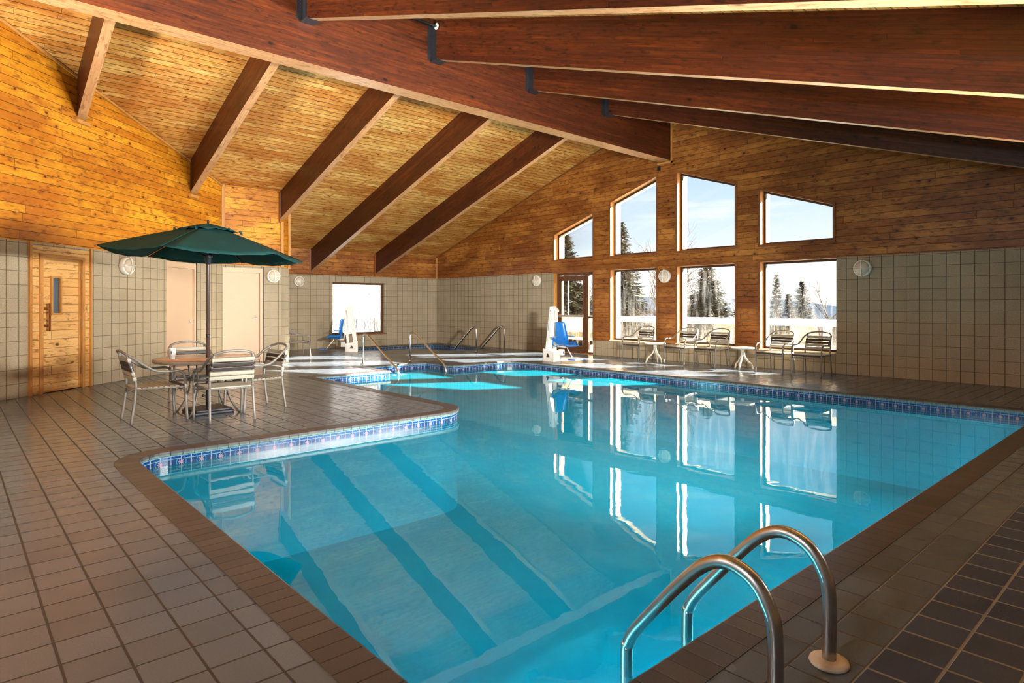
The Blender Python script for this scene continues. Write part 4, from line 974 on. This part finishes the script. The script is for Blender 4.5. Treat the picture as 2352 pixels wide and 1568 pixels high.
mb = MB(); mb.box((-.012, -6, .34), (-.006, 8, .86)); mb.build('wire_glass_panel', 'glass_hazy', rl)

def spruce(name, label, x, y, zt, zb, rad, n=420, seed=1, group='evergreens beyond the railing', mat='needle', lean=0):
    rn = random.Random(seed); t = thing(name, label, 'tree', (x, y, zb), 0, group); H = zt - zb
    mb = MB(); mb.tube([(0, 0, -.3), (lean * .5, 0, H * .5), (lean, 0, H)], [H * .014 + .03, H * .009 + .02, .01], 8); mb.build('trunk', 'bark', t)
    mb = MB(); br = MB()
    n = int(n * 1.35)
    for k in range(n):
        f = (k + rn.random()) / n; h = H * (.10 + .90 * (1 - (1 - f) ** 1.15)); h = min(h, H * .992)
        L = rad * ((H - h) / (H * .9)) ** .85 * rn.uniform(.7, 1.25) + .06; a = rn.uniform(0, 2 * PI) if k % 3 else k * 2.4
        ca, sa = math.cos(a), math.sin(a); dr = rn.uniform(.05, .38) * (1.0 if h < H * .75 else .0); m = max(3, int(L / .11)); cx = lean * h / H
        pts = []
        for i in range(m + 1):
            q = i / m; z = h + (.35 * L * q if h > H * .85 else 0) - dr * L * (q ** 1.2) + .22 * L * q * q * .7
            pts.append(Vector((cx + ca * L * q, sa * L * q, z)))
        br.tube([pts[0], pts[m // 2], pts[-1]], [.018, .012, .004], 3, caps=False)
        for i in range(1, m + 1):
            p = pts[i]; q = i / m; s_ = (.17 + .15 * (1 - q)) * min(1.05, .22 + L * .85)
            for side in (-1, 1, 0, .5):
                aa = a + side * rn.uniform(.6, 1.2); d = Vector((math.cos(aa), math.sin(aa), rn.uniform(-.45, .12))) * s_ * rn.uniform(.7, 1.5)
                w = Vector((-math.sin(aa), math.cos(aa), rn.uniform(-.8, .8))).normalized() * s_ * .24
                mb.add([p - w * .5, p + d * .5 - w, p + d, p + d * .5 + w], [(0, 1, 2, 3)])
    mb.build('foliage', mat, t, fix=False); br.build('branches', 'bark', t, fix=False)
    return t
def ray_at(px, py, d):
    u = (px - 1176) / FPX; v = (HY - py) / FPX
    return ((FW[0] + u * RT[0]) * d, (FW[1] + u * RT[1]) * d, EYE + v * d)
def tree_at(px, py, d, hw, **k):
    x, y, z = ray_at(px, py, d); spruce('spruce_tree', k.pop('label'), x, y, z, gz(x, y) - .2, hw * d / FPX, **k)
tree_at(1299, 535, 24, 66, n=520, seed=2, label='dense spruce filling the glazed door, beyond the railing')
tree_at(1427, 510, 25, 62, n=480, seed=5, label='tall spruce seen at the left of the second window column')
tree_at(1625, 606, 26, 78, n=460, seed=8, label='broad spruce standing in the middle lower window')
tree_at(1783, 630, 32, 27, n=300, seed=9, label='slim pointed spruce at the left of the right lower window')
tree_at(1843, 646, 33, 46, n=340, seed=12, label='broader spruce in the right lower window, beside the slim one', mat='needle2')
tree_at(1812, 675, 30, 34, n=240, seed=14, label='short spruce between the slim and the broad ones in the right window', mat='needle2')

def bare(name, label, x, y, zt, zb, spread, seed, mat='bark', group='bare trees outside', depth=5, lean=0.0, fans=3, r0=.10):
    rn = random.Random(seed); t = thing(name, label, 'tree', (x, y, zb), 0, group); H = zt - zb; mb = MB(); tw = MB()
    def grow(p, d, L, r, lev):
        n = 4; pts = [p]; 
        for i in range(n):
            d = (d + Vector((rn.uniform(-.16, .16), rn.uniform(-.16, .16), rn.uniform(-.05, .10)))).normalized(); pts.append(pts[-1] + d * L / n)
        (mb if lev < 2 else tw).tube(pts, [r * (1 - .45 * i / n) for i in range(n + 1)], 5 if lev < 2 else 3, caps=False)
        if lev >= depth: return
        for i in range(1, n + 1):
            for _ in range(fans - 1 if lev else fans):
                if rn.random() < .78 or i == n:
                    ax = Vector((rn.uniform(-1, 1), rn.uniform(-1, 1), rn.uniform(-.2, .7))).normalized()
                    nd = (d + ax * spread).normalized(); grow(pts[i], nd, L * rn.uniform(.42, .68), r * .5 * (1.1 - .1 * i), lev + 1)
    grow(Vector((0, 0, -.1)), Vector((lean, 0, 1)).normalized(), H * .62, r0, 0)
    mb.build('trunk', mat, t, fix=False); tw.build('twigs', mat, t, fix=False)
    return t
def bare_at(px, py, d, zb=None, **k):
    x, y, z = ray_at(px, py, d); bare('bare_tree', k.pop('label'), x, y, z, gz(x, y) - .1 if zb is None else zb, **k)
bare_at(1546, 590, 24, spread=.75, seed=21, depth=3, fans=4, r0=.11, label='large bare reddish tree behind the wood pier between the windows')
bare_at(1686, 618, 30, spread=.45, seed=22, depth=3, mat='bark_pale', r0=.06, label='pale bare tree at the right of the middle lower window')
bare_at(1913, 650, 24, spread=.9, seed=23, depth=3, r0=.07, label='bare branching tree at the right edge of the right window')
bare_at(1350, 640, 24, spread=.7, seed=24, depth=3, r0=.06, label='bare tree behind the narrow side pane of the exit door')
for i, (px, py, sd, lb) in enumerate(((800, 630, 31, 'thin bare tree seen faintly at the left of the small far window'), (838, 622, 33, 'thin bare tree seen faintly in the middle of the small far window'), (866, 640, 35, 'thin bare tree seen faintly at the right of the small far window'))):
    x, y, z = ray_at(px, py, 30); bare('bare_tree', lb, x, y, z + .6, .8, .6, sd, mat='bark_pale', depth=3, r0=.07)
# thicket of winter brush: nobody could count it
mb = MB(); rn = random.Random(5)
for k in range(5200):
    d = rn.uniform(15.4, 36); y = rn.uniform(1, 30) ; x = 15.6 + (d - 15.4) * .9; z0 = gz(x, y) - .1
    top = 1.15 - .02 * (x - 15) + rn.uniform(-.35, .35)
    if y > 16: top += .2
    h = max(.5, (top - z0) * rn.uniform(.55, 1.0)); a = rn.uniform(0, 2 * PI); ln = rn.uniform(0, .35)
    p0 = Vector((x, y, z0)); p1 = p0 + Vector((math.cos(a) * ln * .4, math.sin(a) * ln * .4, h * .5)); p2 = p0 + Vector((math.cos(a) * ln, math.sin(a) * ln, h)); w = Vector((rn.uniform(-1, 1), rn.uniform(-1, 1), 0)).normalized() * .012
    mb.add([p0 - w, p0 + w, p1 + w, p2, p1 - w], [(0, 1, 2, 3, 4)])
    for _ in range(3):
        q = p0.lerp(p2, rn.uniform(.3, .9)); aa = rn.uniform(0, 2 * PI); e = q + Vector((math.cos(aa) * .25, math.sin(aa) * .25, rn.uniform(.1, .35)))
        mb.add([q - w * .6, q + w * .6, e], [(0, 1, 2)])
tag(mb.build('brush_thicket', 'brush', fix=False), 'brown winter brush growing below the railing outside', 'brush', kind='stuff')
mb = MB(); rn = random.Random(6)
for k in range(900):
    x = rn.uniform(2, 22); y = rn.uniform(25, 40); z0 = .5 + (y - 28) * .14; h = rn.uniform(.6, 1.8); a = rn.uniform(0, 2 * PI); p0 = Vector((x, y, z0)); p2 = p0 + Vector((math.cos(a) * .3, math.sin(a) * .3, h)); w = Vector((.012, 0, 0)); mb.add([p0 - w, p0 + w, p2], [(0, 1, 2)])
    for _ in range(4):
        q = p0.lerp(p2, rn.uniform(.3, .9)); aa = rn.uniform(0, 2 * PI); e = q + Vector((math.cos(aa) * .4, 0, rn.uniform(.1, .4))); mb.add([q - w, q + w, e], [(0, 1, 2)])
tag(mb.build('hillside_brush', 'bark_pale', fix=False), 'pale tangled brush on the snowy slope behind the small far window', 'brush', kind='stuff')

# ------------------------------------------------------------------ light
SUN_A = math.radians(29.2); SUN_E = math.radians(24.4)
sun = bpy.data.lights.new('sun', 'SUN'); sun.energy = 72.0; sun.angle = .012; sun.color = (1.0, .91, .78)
so = bpy.data.objects.new('sun', sun); COL.objects.link(so)
d = Vector((-math.cos(SUN_E) * math.cos(SUN_A), math.cos(SUN_E) * math.sin(SUN_A), -math.sin(SUN_E)))
so.rotation_euler = d.to_track_quat('-Z', 'Y').to_euler(); so.location = (20, 0, 10)

# unseen floodlights added as fill on the two walls behind the camera
def added_flood(p, aim, watts, label, cone=104, tone=(1.0, .975, .93)):
    t = thing('added_flood_light', label, 'wall light', p, 0, 'added fill floodlights on the walls behind the camera')
    aim = Vector(aim).normalized(); q = aim.to_track_quat('-Z', 'Y'); Mx = q.to_matrix().to_4x4()
    mb = MB(); w_, h_ = .30, .17
    for a, b in (((-w_, -h_, -.01), (-w_ + .015, h_, .10)), ((w_ - .015, -h_, -.01), (w_, h_, .10)), ((-w_, -h_, -.01), (w_, -h_ + .015, .10)), ((-w_, h_ - .015, -.01), (w_, h_, .10)), ((-w_, -h_, .085), (w_, h_, .10))): mb.box(a, b, M4=Mx)
    mb.build('housing', 'bronze', t)
    mb = MB(); mb.tube([aim * -.09, Vector((0, 0, -.12)) - aim * .12, Vector((0, 0, -.12)) - Vector((aim.x, aim.y, 0)).normalized() * .2], .015, 8); mb.build('bracket', 'bronze', t)
    l = bpy.data.lights.new('added_flood_lamp', 'AREA'); l.shape = 'RECTANGLE'; l.size = .54; l.size_y = .30; l.energy = watts; l.color = tone; l.spread = math.radians(cone)
    o = bpy.data.objects.new('added_flood_lamp', l); COL.objects.link(o); o.parent = t; o.rotation_euler = q.to_euler(); o.location = aim * .015
for x in (5.2, 6.6, 8.0): added_flood((x, -.62, 1.6), (-.46, .80, .36), 240, 'added fill floodlight on the right-hand wall, %s of the three grouped together' % {5.2: 'nearest', 6.6: 'middle', 8.0: 'farthest'}[x])
for y in (1.2, 4.6): added_flood((XB + .22, y, 3.0), (1, .1, .05), 55, 'added fill floodlight high on the wall behind the camera, %s' % ('nearer the right-hand wall' if y < 3 else 'nearer the sauna wall'), 120, (.90, .97, 1.0))
for y in (3.4, 5.4): added_flood((XB + .22, y, 1.7), (.70, .34, .66), 280, 'added upward fill floodlight on the wall behind the camera, %s' % ('right one' if y < 4 else 'left one'), 72)
added_flood((2.6, -.62, 1.9), (.46, .88, -.06), 300, 'added fill floodlight alone on the right-hand wall beside the camera', 66)
def added_pool_lamp(p, aim, watts, where):  # lamps added under water, out of view, to make the pool glow
    t = thing('added_pool_light', 'added round underwater lamp in the pool wall ' + where, 'added pool light', p, 0, 'added underwater lamps in the near pool walls')
    q = Vector(aim).to_track_quat('-Z', 'Y'); Mx = q.to_matrix().to_4x4()
    mb = MB(); mb.lathe([(.10, -.012), (.13, -.012), (.13, .012), (.10, .012)], M4=Mx, seg=24); mb.build('ring', 'steel', t)
    l = bpy.data.lights.new('added_underwater_lamp', 'AREA'); l.shape = 'DISK'; l.size = .2; l.energy = watts; l.color = (.45, .95, 1.0)
    o = bpy.data.objects.new('added_underwater_lamp', l); COL.objects.link(o); o.parent = t; o.rotation_euler = q.to_euler(); o.location = Vector(aim) * .012
for x in (3.4, 5.8, 8.4): added_pool_lamp((x, 1.376, -.7), (0, 1, 0), 250, {3.4: 'just past the ladder', 5.8: 'midway along the near long edge', 8.4: 'towards the far end of the near edge'}[x])
added_pool_lamp((1.211, 2.2, -.7), (1, 0, 0), 110, 'under the left foreground edge')
added_pool_lamp((5.056, 9.0, -.7), (1, 0, 0), 190, 'beneath the table peninsula')

w = bpy.data.worlds.new('sky'); SC.world = w; w.use_nodes = True; nt = w.node_tree; nt.nodes.clear()
g = G.__new__(G); g.nt = nt; g.m = w
out = nt.nodes.new('ShaderNodeOutputWorld'); bg = nt.nodes.new('ShaderNodeBackground'); tc = nt.nodes.new('ShaderNodeTexCoord')
dx_, dy_, dz_ = g.sep(tc.outputs['Generated'])
f1 = g.ramp(dz_, .0, .09); f2 = g.ramp(dz_, .07, .28)
c = g.mix(f1, srgb(255, 253, 248), srgb(222, 233, 243)); c = g.mix(f2, c, srgb(158, 194, 230))
cl = g.noise(g.comb(g.f('MULTIPLY', dx_, 3.0), g.f('MULTIPLY', dy_, 3.0), g.f('MULTIPLY', dz_, 22)), 1.6, 5, .6)
c = g.mix(g.f('MULTIPLY', g.ramp(cl, .52, .72), .75), c, srgb(240, 242, 246))
c = g.mix(g.ramp(dz_, -.02, 0), srgb(225, 228, 232), c)
nt.links.new(c, bg.inputs[0]); g.put(bg.inputs[1], g.ramp(dz_, .03, .10, 1.55, 1.27)); nt.links.new(bg.outputs[0], out.inputs[0])

# portals guide sampling of the sky through the real window openings
# ------------------------------------------------------------------ camera
cam = bpy.data.cameras.new('camera'); co = bpy.data.objects.new('camera', cam); COL.objects.link(co)
cam.sensor_width = 36; cam.sensor_fit = 'HORIZONTAL'; cam.lens = FPX / 2352 * 36; cam.shift_y = -(HY - 784) / 2352 * -1.0
co.location = (0, 0, EYE)
fw = Vector((FW[0], FW[1], 0)); co.rotation_euler = fw.to_track_quat('-Z', 'Y').to_euler(); cam.clip_start = .05; cam.clip_end = 2000
SC.camera = co
SC.view_settings.view_transform = 'Standard'; SC.view_settings.look = 'None'; SC.view_settings.gamma = 1; SC.view_settings.exposure = .25; SC.view_settings.use_curve_mapping = False
cy = SC.cycles
try:
    cy.max_bounces = 8; cy.diffuse_bounces = 4; cy.glossy_bounces = 3; cy.transparent_max_bounces = 10; cy.transmission_bounces = 2; cy.use_adaptive_sampling = True; cy.adaptive_threshold = .12
    cy.sample_clamp_indirect = 12.0; cy.blur_glossy = .34; cy.use_denoising = True; cy.caustics_reflective = True
except Exception: pass
